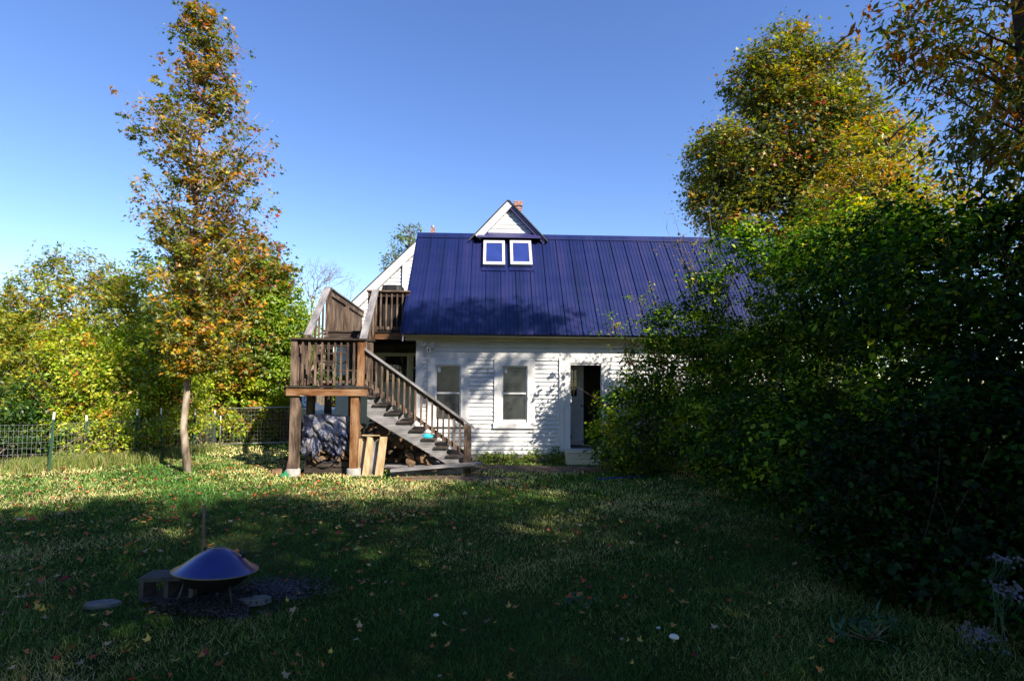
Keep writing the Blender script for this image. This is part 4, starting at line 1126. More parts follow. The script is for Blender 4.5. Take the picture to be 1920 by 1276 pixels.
# iron stake behind
sp = on_ground(381, 1066)
mb = MB()
topp = at(383, 946, sp.y)
mb.hexa([sp + Vector((-.012, -.006, -.1)), sp + Vector((.012, -.006, -.1)), sp + Vector((.012, .006, -.1)), sp + Vector((-.012, .006, -.1)), topp + Vector((-.012, -.006, 0)), topp + Vector((.012, -.006, 0)), topp + Vector((.012, .006, 0)), topp + Vector((-.012, .006, 0))])
mb.box((sp.x - .004, sp.y - .012, .0), (sp.x + .004, sp.y - .007, topp.z - .02))
tag(mb.build("metal_stake", M['rod'], None, sp), "thin rusty metal stake standing upright behind the fire pit", "stake")
# cinder block lying on its side, cells facing the camera
bc = on_ground(310, 1128)
def CB(a, b, c): th = R(6); return Vector((bc.x + a * math.cos(th) - b * math.sin(th), bc.y + a * math.sin(th) + b * math.cos(th), c))
mb = MB(); w = .032
mb.box((-.20, 0, 0), (.20, .19, w), CB); mb.box((-.20, 0, .19 - w), (.20, .19, .19), CB)
for x in (-.20, -.016, .20 - w): mb.box((x, .001, w - .0), (x + w, .189, .19 - w), CB)
tag(mb.build("cinder_block", M['dark_concrete'], None, bc, R(6)), "grey concrete block on its side left of the fire pit", "cinder block")
mb = MB(); mb.box((-.03, .215, 0), (.37, .40, w), CB); mb.box((-.03, .215, .19 - w), (.37, .40, .19), CB)
for x in (-.03, .154, .37 - w): mb.box((x, .216, w), (x + w, .399, .19 - w), CB)
tag(mb.build("cinder_block", M['dark_concrete'], None, CB(0, .3, 0), R(6)), "second concrete block half hidden below the fire pit bowl", "cinder block")
def slab(px, py, sx, sy, rz, label, h=.035):
    p = on_ground(px, py); mb = MB(); n = 7; rg = random.Random(px)
    ringp = [(sx * rg.uniform(.65, 1.1) * math.cos(2 * math.pi * k / n), sy * rg.uniform(.65, 1.1) * math.sin(2 * math.pi * k / n)) for k in range(n)]
    c, s = math.cos(rz), math.sin(rz)
    B = [Vector((p.x + x * c - y * s, p.y + x * s + y * c, -.02)) for x, y in ringp]; T_ = [Vector((b.x, b.y, h)) + (p - b) * .05 for b in B]
    for t in T_: t.z = h
    for k in range(n): mb.face([B[k], B[(k + 1) % n], T_[(k + 1) % n], T_[k]])
    mb.face(T_); tag(mb.build("paving_stone", M['slate'], None, p), label, "paving stone")
slab(188, 1137, .15, .07, .2, "flat grey stone sunk in the grass left of the concrete block")
slab(480, 1129, .14, .07, .3, "bluish flat stone at the right foot of the fire pit")
slab(345, 1100, .13, .06, .1, "pale flat stone behind the concrete block under the lid", .05)
# mushrooms and pale stones in the lawn
def mushroom(px, py, r, label):
    p = on_ground(px, py); t = thing("mushroom", label, "mushroom", p, 0)
    mb = MB(); mb.tube([p, p + Vector((0, 0, r * .9))], [r * .25, r * .22], 10); mb.build("stalk", M['mushroom'], t)
    mb = MB(); mb.lathe([(r * .2, 0), (r * .95, .01), (r, r * .2), (r * .8, r * .55), (r * .4, r * .75), (.001, r * .8)], p + Vector((0, 0, r * .7)), 20); mb.build("cap", M['mushroom'], t)
mushroom(1264, 1203, .035, "largest white mushroom in the shaded front lawn")
mushroom(1235, 1181, .016, "tiny white mushroom just behind the largest one")
mushroom(818, 1158, .022, "pale mushroom in the lawn right of the fire pit")
# blue pole and red scraps by the path
a = on_ground(1120, 898, .02); b = on_ground(1205, 893, .02)
mb = MB(); mb.tube([a, a.lerp(b, .5) + Vector((0, .05, 0)), b], [.014, .014, .014], 8)
tag(mb.build("garden_hose", M['blue_plastic'], None, a), "short length of blue hose on the dirt below the big shrub", "hose")

# ================================================================== FENCE, CAR
fpts = [(-13.5, 9.6), (-9.45, 10.9), (-9.3, 11.8), (-8.4, 12.0), (-8.19, 12.6), (-8.05, 13.6), (-8.25, 15.0)]
fposts = [(on_ground(91, 886), 1.16, .05, "green steel post with a white tip, nearest at the left edge"),
          (Vector((-9.3, 11.8, 0)), 1.02, -.06, "green steel post with a white tip leaning left beside the yellow bush"),
          (Vector((-8.4, 12.0, 0)), 1.15, .02, "dark green steel post midway along the wire fence"),
          (Vector((-8.19, 12.6, 0)), 1.15, -.06, "leaning steel post with a white tip just left of the young maple trunk"),
          (Vector((-8.05, 13.6, 0)), 1.08, .02, "green steel post just right of the young maple trunk"),
          (Vector((-8.28, 14.95, 0)), 1.0, 0, "weathered post beside the metal gate")]
for p, h, lean, lab in fposts:
    p = Vector((p.x, p.y, 0))
    t = thing("fence_post", lab, "fence post", p, 0, "steel posts of the wire fence")
    top = p + Vector((lean, 0, h)); mid = p.lerp(top, .88)
    for (s, e, m, nm) in ((p - Vector((0, 0, .1)), mid, 'green_post', 'stem'), (mid, top, 'white_plastic', 'white_tip')):
        mb = MB(); mb.board(s, e, .036, .010, (0, 1, 0)); mb.board(s - Vector((0, .012, 0)), e - Vector((0, .012, 0)), .008, .026, (0, 1, 0)); mb.build(nm, M[m], t)
wf = thing("wire_fence", "low welded wire fence running along the left edge of the lawn", "fence", (-9.45, 10.9, 0), 0)
for i in range(len(fpts) - 1):
    a = Vector((*fpts[i], 0)); b = Vector((*fpts[i + 1], 0)); L = (b - a).length; n = int(L / .075); mb = MB()
    d = (b - a).normalized(); tw = .0035
    for k in range(n + 1):
        p = a + d * (L * k / n); h = .88 if i < 2 else .95
        mb.board(p, p + Vector((rl.uniform(-.006, .006), 0, h)), tw, tw, (0, 1, 0))
    h = .88 if i < 2 else .95
    z = 0.05
    while z <= h + .01:
        mb.board(a + Vector((0, 0, z)), b + Vector((0, 0, z + .0)), tw, tw); z += .118
    mb.build("wire_panel", M['galv'], wf)
gt = thing("garden_gate", "galvanised pipe gate frame with wire mesh at the back of the lawn", "gate", (-8.15, 15.0, 0), 0)
ga, gb = Vector((-8.17, 15.05, 0)), Vector((-5.9, 15.9, 0))
mb = MB()
for (p, q) in ((ga, ga + Vector((0, 0, 1.04))), (ga + Vector((0, 0, 1.04)), gb + Vector((0, 0, 1.08))), (gb, gb + Vector((0, 0, 1.08))), (ga + Vector((0, 0, .05)), gb + Vector((0, 0, .05)))):
    mb.tube([p, q], [.02, .02], 8)
mb.build("frame", M['galv'], gt)
mb = MB(); d = gb - ga
for k in range(1, 28):
    p = ga + d * (k / 28); mb.board(p + Vector((0, 0, .05)), p + Vector((0, 0, 1.04)), .003, .003, (0, 1, 0))
for k in range(1, 9): mb.board(ga + Vector((0, 0, .05 + k * .115)), gb + Vector((0, 0, .05 + k * .115)), .003, .003)
mb.build("mesh_panel", M['galv'], gt)

def car():
    t = thing("parked_car", "white parked hatchback seen beyond the landing posts", "car", (-7.9, 18.0, 0), R(-12))
    Mx = Matrix.Translation(Vector((-7.9, 18.0, 0))) @ Matrix.Rotation(R(-12), 4, 'Z')
    T = lambda x, y, z: Mx @ Vector((x, y, z))
    prof = [(-2.05, .35), (-2.1, .75), (-1.95, 1.0), (-1.45, 1.48), (.35, 1.52), (1.05, 1.05), (1.9, .92), (2.1, .7), (2.08, .35)]
    mb = MB(); n = len(prof)
    for s in (-1, 1):
        pts = [T(x, s * (.85 if z < 1.1 else .70), z) for x, z in prof]; mb.face(pts if s < 0 else pts[::-1])
    for i in range(n):
        (x0, z0), (x1, z1) = prof[i], prof[(i + 1) % n]
        w0 = .85 if z0 < 1.1 else .70; w1 = .85 if z1 < 1.1 else .70
        mb.face([T(x0, -w0, z0), T(x0, w0, z0), T(x1, w1, z1), T(x1, -w1, z1)])
    mb.build("body", M['car_white'], t)
    for (x0, x1, c) in ((-1.35, -.45, .25), (-.38, .55, .0)):
        mb = MB(); mb.hexa([T(x0 - c * .6, -.865, .98), T(x1 + .1, -.865, .98), T(x1 + .1, -.84, .98), T(x0 - c * .6, -.84, .98), T(x0, -.76, 1.38), T(x1 - .05, -.76, 1.38), T(x1 - .05, -.735, 1.38), T(x0, -.735, 1.38)]); mb.build("window", M['glass'], t)
    for x in (-1.35, 1.35):
        for y in (-.86, .70):
            mb = MB(); mb.tube([T(x, y, .31), T(x, y + .18, .31)], [.31, .31], 24); w_ = mb.build("wheel", M['tyre'], t)
            mb = MB(); mb.tube([T(x, y - .01, .31), T(x, y + .01, .31)], [.18, .18], 16); mb.build("rim", M['galv'], w_)
    mb = MB(); mb.box((-2.13, -.8, .75), (-2.02, -.6, .95), T); mb.build("tail_light", M['red_lens'], t)
    mb = MB(); mb.box((2.0, -.8, .68), (2.11, -.55, .8), T); mb.build("headlight", M['galv'], t)
car()

# ================================================================== YARD MAPLE
def yard_maple():
    rng = np.random.default_rng(21)
    D0 = 10.5
    base = on_ground(342, 888)
    tp = [(342, 888), (344, 800), (352, 720), (353, 650), (358, 590), (361, 520), (366, 440), (370, 360), (373, 280), (380, 200), (388, 110), (393, 20)]
    tr = [Vector((base.x, D0, -.05))] + [at(x, y, D0 + .02 * i) for i, (x, y) in enumerate(tp) if i > 0]
    zs = np.array([p.z for p in tr]); txs = np.array([p.x for p in tr])
    t = thing("young_maple", "tall slim maple turning orange standing alone on the left of the lawn", "tree", (base.x, D0, 0), 0)
    prof = [(-10, 345, 425), (30, 332, 430), (60, 340, 470), (100, 350, 482), (129, 300, 478), (157, 282, 472), (175, 284, 480), (188, 290, 525), (215, 246, 535), (240, 245, 540), (270, 262, 538), (298, 278, 545), (333, 262, 546), (372, 262, 526), (400, 268, 520), (431, 282, 512), (470, 305, 518), (520, 325, 505), (560, 318, 500), (600, 325, 492), (650, 338, 470), (690, 348, 430)]
    def ext(py):
        for i in range(len(prof) - 1):
            if prof[i][0] <= py <= prof[i + 1][0]:
                f = (py - prof[i][0]) / (prof[i + 1][0] - prof[i][0])
                return prof[i][1] * (1 - f) + prof[i + 1][1] * f, prof[i][2] * (1 - f) + prof[i + 1][2] * f
        return prof[-1][1:]
    mb = MB(); k = len(tr)
    mb.tube(tr, [.082, .064, .058, .056, .052, .046, .040, .034, .028, .02, .014, .007], 12)
    C = []; Dd = []
    def trunk_at(z):
        return Vector((float(np.interp(z, zs, txs)), D0, z))
    nb = 175
    for b in range(nb):
        py = -5 + 695 * ((b + rng.random()) / nb) ** .95
        xl, xr = ext(py); tx = float(np.interp(py, [q[1] for q in tp][::-1], [q[0] for q in tp][::-1]))
        phi = rng.uniform(0, 2 * math.pi); c_, s_ = math.cos(phi), math.sin(phi)
        w = (xr - tx) if c_ > 0 else (tx - xl)
        wm = (xr - xl) / 2
        rr_ = rng.uniform(.5, 1.0)
        z = at(tx, py, D0).z
        sc_ = D0 / 1000
        tip = Vector((trunk_at(z).x + c_ * w * sc_ * rr_, D0 + s_ * wm * sc_ * rr_ * .9, z))
        L = math.hypot(tip.x - trunk_at(z).x, tip.y - D0)
        s0 = trunk_at(max(2.0, z - L * rng.uniform(.7, 1.1) - .1))
        pts = bend(s0, tip, rng, 7, .05, -.05)
        mb.tube(pts, [.020 * (1 - .85 * j / 7) * (.6 + .4 * min(1, L)) for j in range(8)], 5)
        # leaf clusters along the outer part of the branch and on side twigs
        nc = int(5 + L * 5.6)
        for q in range(nc):
            f = rng.uniform(.3, 1.0); p = pts[int(f * 7)]
            off = Vector(rng.normal(size=3) * (.06 + .16 * f) * np.array([1, 1, .7]))
            c2 = p + off
            if q % 2 == 0: mb.tube([p, c2], [.004, .002], 4)
            C.append(c2); Dd.append((c2 - trunk_at(c2.z)).normalized())
    C = np.array([tuple(c) for c in C]); Dd = np.array([tuple(c) for c in Dd])
    mb.build("trunk", M['maple_bark'], t)
    def pf(P, rng):
        n = len(P); z = P[:, 2]
        base_ = pick(rng, [(4, (0.13, 0.15, 0.016)), (3.5, (0.06, 0.09, 0.012)), (3.6, (0.38, 0.17, 0.02)), (3, (.28, .24, .02)), (.6, (.34, .08, .02))], n)
        low = pick(rng, [(5, (0.17, 0.20, 0.02)), (3, (0.42, 0.20, 0.015)), (2, (.42, .30, .02)), (4, (.06, .095, .013))], n)
        f = np.clip((5.4 - z) / 2.2, 0, .8) + .12
        return np.where((rng.random(n) < f)[:, None], low, base_)
    link_mesh("crown", foliage(rng, C, Dd, 16, .125, .078, None, 'maple_lo', M['leaf'], flat=.6, up=.9, pal_fn=pf, droop=.5), t)
yard_maple()

# ================================================================== LEFT HEDGEROW
def E(px, py, Y, rx, ry, rz):
    p = at(px, py, Y); return (p.x, p.y, p.z, rx, ry, rz)
def gx(px, Y): return (at(px, 725, Y).x, Y, 0)
CEDAR = [(5, (0.23, 0.27, 0.022)), (2, (0.36, 0.31, 0.025)), (1.2, (0.44, 0.24, 0.035)), (4, (0.09, 0.135, 0.014))]
BRIGHT = [(4, (0.34, 0.40, 0.022)), (4, (0.21, 0.33, 0.018)), (2, (0.45, 0.42, 0.035)), (.7, (0.45, 0.20, 0.03)), (1.3, (.07, .13, .012))]
GHR = "trees and shrubs along the left boundary"
shrub(101, "cedar_tree", "broad olive and orange tinged cedar at the left, tallest of the hedgerow", gx(115, 15), [E(125, 600, 15, 1.7, 1.4, 2.0), E(60, 640, 14.6, 1.3, 1.2, 1.6), E(190, 620, 15.2, 1.2, 1.2, 1.7), E(120, 700, 14.6, 1.8, 1.3, 1.5)], CEDAR, 620, 42, .26, .13, 'tree', GHR, 'spray', 40, .03, parts=('trunk', 'crown'), up=.5)
shrub(102, "cedar_tree", "orange tipped cedar cut by the left edge of the photo", gx(-10, 14), [E(-10, 690, 14, 1.3, 1.2, 1.6), E(-60, 700, 14, 1.5, 1.3, 1.6), E(20, 700, 13.6, 1.0, 1.0, 1.3)], CEDAR, 380, 40, .25, .12, 'tree', GHR, 'spray', 24, .03, parts=('trunk', 'crown'), up=.5)
shrub(103, "cedar_tree", "yellow green cedar between the broad cedar and the young maple", gx(255, 15.5), [E(235, 620, 15.5, 1.2, 1.1, 1.75), E(300, 610, 15.8, 1.1, 1.1, 1.9), E(265, 700, 15, 1.5, 1.1, 1.4)], CEDAR, 420, 40, .25, .12, 'tree', GHR, 'spray', 26, .03, parts=('trunk', 'crown'), up=.5)
tree(104, "maple_tree", "darker maple with orange patches directly behind the young maple", [gx(440, 16.5), tuple(at(440, 620, 16.5)), tuple(at(442, 500, 16.5))], .14, [E(430, 540, 16.5, 1.5, 1.4, 1.7), E(475, 520, 16.4, 1.2, 1.2, 1.6), E(400, 600, 16.2, 1.3, 1.2, 1.4), E(450, 650, 16.2, 1.5, 1.2, 1.4)], [(3, (.10, .13, .015)), (2, (.16, .19, .02)), (2, (.33, .16, .02)), (1, (.30, .09, .03))], 480, 40, .28, .13, GHR, 'maple_lo', bark=M['bark'])
tree(105, "green_tree", "bright green rounded tree left of the wooden stairs", [gx(535, 16.6), tuple(at(535, 650, 16.6)), tuple(at(530, 560, 16.6))], .12, [E(520, 600, 16.6, 1.15, 1.1, 1.55), E(545, 640, 16.5, .85, .9, 1.2), E(500, 640, 16.4, 1.1, 1.0, 1.5), E(530, 700, 16.4, .95, 1.0, 1.1), E(500, 540, 16.8, .7, .8, 1.2)], [(4, (.16, .26, .015)), (3, (.24, .32, .02)), (2, (.08, .15, .012)), (.3, YELLOW)], 560, 42, .24, .10, GHR, 'oval')
shrub(106, "shrub", "dark shaded bush low at the left behind the wire fence", gx(40, 12.6), [E(30, 770, 12.6, 1.1, .8, .9), E(80, 800, 12.5, .8, .7, .65)], [(3, DGREEN), (2, GREEN), (1, LGREEN)], 230, 36, .2, .085, 'shrub', GHR)
shrub(119, "shrub", "yellow bush directly behind the young maple trunk", gx(345, 14.9), [E(345, 660, 14.9, 1.2, .9, 1.4), E(320, 620, 15.1, .8, .7, .9)], BRIGHT, 330, 38, .22, .085, 'shrub', GHR, 'oval', 40)
ys = [(150, 13.2, 690, 1.2, 1.3, "bright yellow green bush behind the two leftmost fence posts"), (215, 12.9, 720, 1.0, 1.05, "lime coloured bush growing through the fence beside the leaning post"),
      (285, 13.8, 690, 1.2, 1.35, "yellow green bush between the middle fence posts"), (400, 16.0, 690, 1.3, 1.4, "pale yellow bush right of the young maple trunk"), (455, 16.9, 730, 1.0, 1.1, "brownish twiggy bush behind the garden gate")]
for i, (px, Y, py, rx, rz, lab) in enumerate(ys):
    pal = BRIGHT if i != 4 else [(3, (.20, .22, .03)), (2, BROWN), (2, (.3, .2, .08)), (2, LGREEN)]
    shrub(110 + i, "shrub", lab, gx(px, Y), [E(px, py, Y, rx, .85, rz), E(px + 30, py + 70, Y - .3, rx * .9, .8, rz * .7), E(px - 35, py + 75, Y - .2, rx * .85, .8, rz * .7)], pal, 330, 40, .22, .085, 'shrub', GHR, 'oval', 40)
shrub(120, "shrub", "yellow leaved bush hanging over the fence wire left of the middle post", gx(210, 11.95), [E(208, 820, 12.05, .55, .35, .55), E(150, 850, 11.9, .5, .3, .3)], BRIGHT, 120, 30, .14, .07, 'shrub', GHR)
shrub(122, "shrub", "lime bush low to the ground behind the maple trunk", gx(330, 14.8), [E(330, 790, 14.8, .8, .5, .6), E(400, 785, 15.9, .7, .4, .6)], BRIGHT, 170, 30, .18, .08, 'shrub', GHR)
shrub(121, "shrub", "deep green shaded bush behind the gate, left of the stairs", gx(480, 17.6), [E(475, 780, 17.6, 1.1, .7, .9), E(515, 765, 17.6, .8, .6, 1.0)], [(3, DGREEN), (2, GREEN)], 240, 34, .2, .1, 'shrub', GHR)
# background growth further off
bgs = [(60, 24, 680, 3.0, 3.0), (330, 26, 560, 3.2, 3.6), (640, 30, 690, 3.0, 2.4), (560, 27, 700, 2.5, 2.2), (-120, 22, 690, 3.5, 3.0)]
bl = ["distant green tree far left behind the cedars", "distant yellow green tree behind the young maple", "low distant trees seen through the gap beside the deck", "distant green bush left of the deck stairs", "distant tree beyond the left edge of the hedgerow"]
for i, (px, Y, py, rx, rz) in enumerate(bgs):
    c = at(px, py, Y)
    shrub(130 + i, "distant_tree", bl[i], (c.x, Y, 0), [(c.x, Y, c.z, rx, 1.6, rz), (c.x, Y, 1.2, rx, 1.5, 1.6)], [(3, (.14, .2, .02)), (2, (.07, .12, .015)), (1, (.3, .2, .03))], 260, 34, .4, .2, 'tree', "distant trees behind the garden", parts=('trunk', 'crown'), stem_r=.05)
# bare tree and birch top behind the houses
def bare_tree():
    rng = np.random.default_rng(5)
    b0 = gx(600, 25); t = thing("bare_tree", "leafless grey tree above the deck fence with a few red leaves", "tree", b0, 0)
    mb = MB(); tips = []
    def br(p, d, L, r, dep):
        q = p + d * L; mid = p.lerp(q, .5) + Vector(rng.normal(size=3) * L * .05)
        mb.tube([p, mid, q], [r, r * .8, r * .6], 4, False)
        if dep == 0: tips.append(q); return
        for k in range(rng.integers(2, 4)):
            nd = (d + Vector(rng.normal(size=3) * .45) + Vector((0, 0, .1))).normalized()
            br(q, nd, L * rng.uniform(.6, .85), r * .62, dep - 1)
    for (px, py, Lq, r) in ((590, 620, 1.1, .05), (640, 640, .9, .04), (612, 600, .9, .04)):
        p = at(px, py, 25); base = Vector((b0[0], 25, 0)); mb.tube([base, base.lerp(p, .5) + Vector((0, 0, .5)), p], [.14, .09, r], 6, False)
        br(p, Vector((rng.normal() * .2, 0, 1)).normalized(), Lq, r, 6)
    mb.build("trunk", M['twig'], t)
    C = np.array([tuple(at(562 + rng.normal() * 8, 560 + rng.normal() * 14, 25)) for _ in range(14)] + [tuple(at(590 + rng.normal() * 12, 545 + rng.normal() * 10, 25)) for _ in range(10)])
    link_mesh("crown", foliage(rng, C, np.tile([0, 0, 1.0], (len(C), 1)), 9, .25, .13, [(2, (.32, .12, .07)), (1, (.35, .2, .1)), (1, LGREEN)]), t)
bare_tree()
tree(140, "birch_tree", "airy pale green treetop rising behind the white gable", [gx(765, 27), tuple(at(765, 520, 27)), tuple(at(768, 425, 27))], .12, [E(758, 470, 27, .75, .8, 1.3), E(740, 500, 27, .7, .7, .9), E(775, 440, 27, .5, .5, .7)], [(3, (.12, .17, .04)), (2, (.2, .24, .06))], 170, 12, .22, .14, None, 'oval', 30, limb_r=.03)

# ================================================================== RIGHT SIDE TREES AND HEDGE
RM = [(4, (.13, .15, .018)), (3, (.22, .22, .02)), (1.6, (.34, .19, .025)), (4, (.04, .065, .014)), (.5, (.28, .07, .03))]
tree(201, "maple_tree", "large olive and orange maple towering behind the right end of the roof", [gx(1500, 22), tuple(at(1500, 560, 22)), tuple(at(1490, 350, 22)), tuple(at(1470, 130, 22))], .3,
     [E(1465, 125, 22, 1.3, 1.5, 1.5), E(1545, 160, 21.8, 1.35, 1.5, 1.5), E(1590, 260, 21.4, 1.6, 1.7, 1.7), E(1500, 240, 21.2, 1.7, 1.7, 1.8), E(1415, 165, 22, 1.1, 1.3, 1.2), E(1410, 310, 21.7, 1.9, 1.8, 1.7), E(1560, 340, 21.2, 2.2, 2.1, 2.2), E(1345, 300, 22, 1.3, 1.5, 1.3), E(1340, 380, 22, 1.1, 1.3, 1.3), E(1450, 420, 21.2, 2.4, 2.0, 2.0), E(1600, 430, 21, 2.6, 2.2, 2.2), E(1640, 300, 21.4, 1.3, 1.4, 1.5)],
     RM, 1500, 66, .52, .155, None, 'maple_lo', 50, limb_r=.07, lo=.35, twigs=1, inner=.35)
tree(202, "ash_tree", "yellow and orange tree behind the hedge at the right", [gx(1680, 15), tuple(at(1670, 450, 15)), tuple(at(1665, 260, 15))], .14,
     [E(1650, 300, 15, 1.4, 1.2, 1.3), E(1725, 390, 14.6, 1.2, 1.2, .9), E(1600, 370, 15, 1.2, 1.2, 1.1), E(1660, 430, 14.6, 2.0, 1.4, 1.2), E(1800, 420, 14.4, 1.6, 1.2, 1.2)],
     [(3, (.30, .25, .02)), (3, (.20, .24, .02)), (3, (.38, .18, .02)), (1, GREEN)], 420, 26, .30, .125, None, 'oval', 46, limb_r=.05)
# near tree, top right
def near_tree():
    tr = [(5.6, 5.3, -.1), (5.55, 5.35, 2.5), (5.4, 5.4, 4.5), (5.3, 5.4, 6.2), (5.35, 5.4, 8.5), (5.4, 5.4, 10.8)]
    env = [(5.35, 5.5, 5.6, .95, .9, 1.0), (4.5, 5.7, 5.5, .45, .5, .35), (5.6, 5.3, 4.4, .9, .8, .8), (5.0, 5.6, 4.2, .45, .5, .4), (6.2, 5.3, 5.2, 1.2, 1.1, 1.4), (5.3, 5.4, 6.9, 1.1, 1.0, .6), (4.15, 5.75, 5.75, .3, .3, .2), (5.4, 5.4, 10.4, 1.5, 1.0, .6)]  # topmost lobe is out of view, added to shadow the roof
    tree(203, "ash_tree", "tall near tree with pointed green and orange leaves filling the upper right corner", tr, .13, env,
         [(4, (.13, .16, .02)), (3, (.40, .22, .025)), (2, (.34, .28, .04)), (3, (.06, .10, .014)), (1, (.38, .13, .03))], 880, 24, .19, .10, None, 'long', 70, limb_r=.013, bark=M['log_bark'], up=.5, droop=.9, lo=.4)
near_tree()
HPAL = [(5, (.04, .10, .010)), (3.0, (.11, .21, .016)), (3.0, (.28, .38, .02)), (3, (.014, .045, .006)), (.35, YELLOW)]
HHALFSHADE = [(5, (.020, .062, .006)), (2.5, (.06, .14, .012)), (2.2, (.22, .33, .02)), (4.5, (.009, .030, .004))]  # leaf colours lowered to imitate half shade
HSHADE = [(4, (.010, .036, .004)), (1.8, (.022, .080, .008)), (5, (.004, .014, .002))]  # deep shade of the lower hedge put into the leaf colours
GH = "shrubs of the big hedge on the right"
HX = [
 (301, "leafy shrub of the right hedge crossing in front of the door", (2.6, 11.0, 0), [(2.75, 11.0, 1.0, 1.05, .8, 1.1), (3.3, 10.9, 1.9, 1.0, .8, .9), (2.35, 10.7, .6, .8, .7, .6)], 460, .2, .075, HPAL),
 (302, "tall arching shrub of the right hedge in front of the roof's lower right", (4.3, 10.2, 0), [(4.3, 10.2, 1.3, 1.3, 1.0, 1.4), (4.3, 10.0, 2.5, 1.0, .9, .55), (4.5, 9.9, 4.1, .9, .5, .35), (4.1, 9.8, 4.5, .5, .4, .3), (3.7, 9.9, 3.85, .35, .3, .3), (3.05, 10.4, 2.85, .55, .4, .5), (3.65, 10.2, 3.25, .5, .4, .4)], 520, .22, .08, HPAL),
 (303, "broad green shrub in the middle of the right hedge", (5.4, 8.8, 0), [(5.0, 8.9, 1.5, 1.3, 1.1, 1.6), (5.0, 8.7, 3.1, 1.1, 1.0, .9), (5.6, 8.7, 4.0, 1.0, 1.0, .9), (4.6, 8.6, 4.0, .55, .5, .4), (3.7, 9.2, 1.1, .9, .8, 1.0), (3.75, 8.9, 2.4, .4, .4, .4)], 600, .22, .08, HPAL),
 (304, "dense tall shrub of the hedge, its top against the maple", (6.2, 7.4, 0), [(5.2, 7.5, 1.6, 1.4, 1.1, 1.6), (5.0, 7.3, 3.0, 1.2, 1.0, .9), (6.2, 7.4, 3.4, 1.3, 1.0, .9), (5.2, 7.2, 4.0, .5, .4, .45), (3.6, 7.9, .9, .9, .8, .9)], 640, .22, .078, HHALFSHADE),
 (305, "large leaved shrub of the hedge at the right edge above head height", (5.6, 5.4, 0), [(4.9, 5.6, 1.5, 1.2, 1.1, 1.5), (4.7, 5.5, 2.75, 1.2, .9, .75), (5.8, 5.2, 2.9, 1.1, .9, .8), (3.4, 6.4, .9, .8, .7, .85), (5.1, 5.4, 3.5, .35, .35, .3), (4.3, 5.6, 3.45, .25, .25, .25)], 700, .19, .064, HHALFSHADE),
 (306, "dark shaded shrub bulging toward the lawn at the lower right", (3.5, 4.6, 0), [(3.35, 4.75, .75, .75, .6, .75), (4.2, 4.5, 1.1, 1.0, .8, 1.1), (3.4, 4.5, .35, .8, .5, .45)], 520, .16, .052, HSHADE),
 (307, "green shrub coloured dark for shade, filling the lower right corner", (4.6, 3.9, 0), [(4.6, 3.9, .9, 1.1, .9, 1.2), (5.3, 4.2, 2.0, .9, .9, 1.2), (4.0, 3.8, .35, 1.2, .5, .5)], 560, .18, .056, HSHADE),
]
HX.append((308, "shrub of the right hedge close against the house wall, behind the others", (6.0, 11.2, 0), [(5.6, 11.2, 1.3, 1.5, .7, 1.4), (7.0, 11.0, 1.6, 1.4, .8, 1.5), (6.2, 10.9, 2.6, 1.5, .7, .8)], 420, .24, .09, HPAL))
for (sd, lab, base, env, n, cr, sz, pal) in HX:
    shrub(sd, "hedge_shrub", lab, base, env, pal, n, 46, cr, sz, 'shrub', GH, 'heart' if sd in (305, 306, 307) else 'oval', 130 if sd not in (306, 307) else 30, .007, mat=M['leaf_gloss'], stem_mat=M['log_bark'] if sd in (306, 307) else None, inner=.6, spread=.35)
# light sprays reaching over the roof
rngs = np.random.default_rng(9)
def spray(seed, name, label, base, tips, pal, per=16, cr=.16, sz=.075, grp=None):
    rng = np.random.default_rng(seed); t = thing(name, label, "shrub", base, 0, grp); mb = MB(); C = []
    for tp in tips:
        pts = bend(base, tp, rng, 8, .06, .08); mb.tube(pts, [.02 * (1 - .85 * j / 8) for j in range(9)], 5)
        for q in range(10):
            f = rng.uniform(.55, 1.0); p = pts[min(8, int(round(f * 8)))]; c = p + Vector(rng.normal(size=3) * .16)
            mb.tube([p, c], [.005, .002], 4); C.append(tuple(c))
    mb.build("stems", M['twig'], t); C = np.array(C)
    link_mesh("foliage", foliage(rng, C, np.tile([0, -.3, .8], (len(C), 1)), per, cr, sz, pal, mat=M['leaf_gloss']), t)
spray(310, "hedge_shrub", "thin shrub with pinkish and yellow leaves reaching over the eave", (3.0, 11.0, 0), [at(1150, 600, 10.9), at(1190, 560, 10.9), at(1215, 590, 10.8), at(1180, 630, 10.9), at(1235, 560, 10.8), at(1250, 620, 10.7), at(1165, 625, 11)], [(3, LGREEN), (2, (.25, .24, .05)), (1, (.25, .12, .06)), (2, GREEN)], 20, .14, .07, GH)
spray(311, "hedge_shrub", "wispy brown seeded shrub showing against the sky at the roof end", (4.6, 10.6, 0), [at(1262, 400, 10.5), at(1290, 390, 10.5), at(1250, 430, 10.4), at(1300, 420, 10.3), at(1275, 450, 10.4), at(1330, 400, 10.3), at(1290, 470, 10.2)], [(2, (.26, .15, .10)), (2, (.2, .16, .05)), (1, YELLOW)], 5, .13, .055, GH)

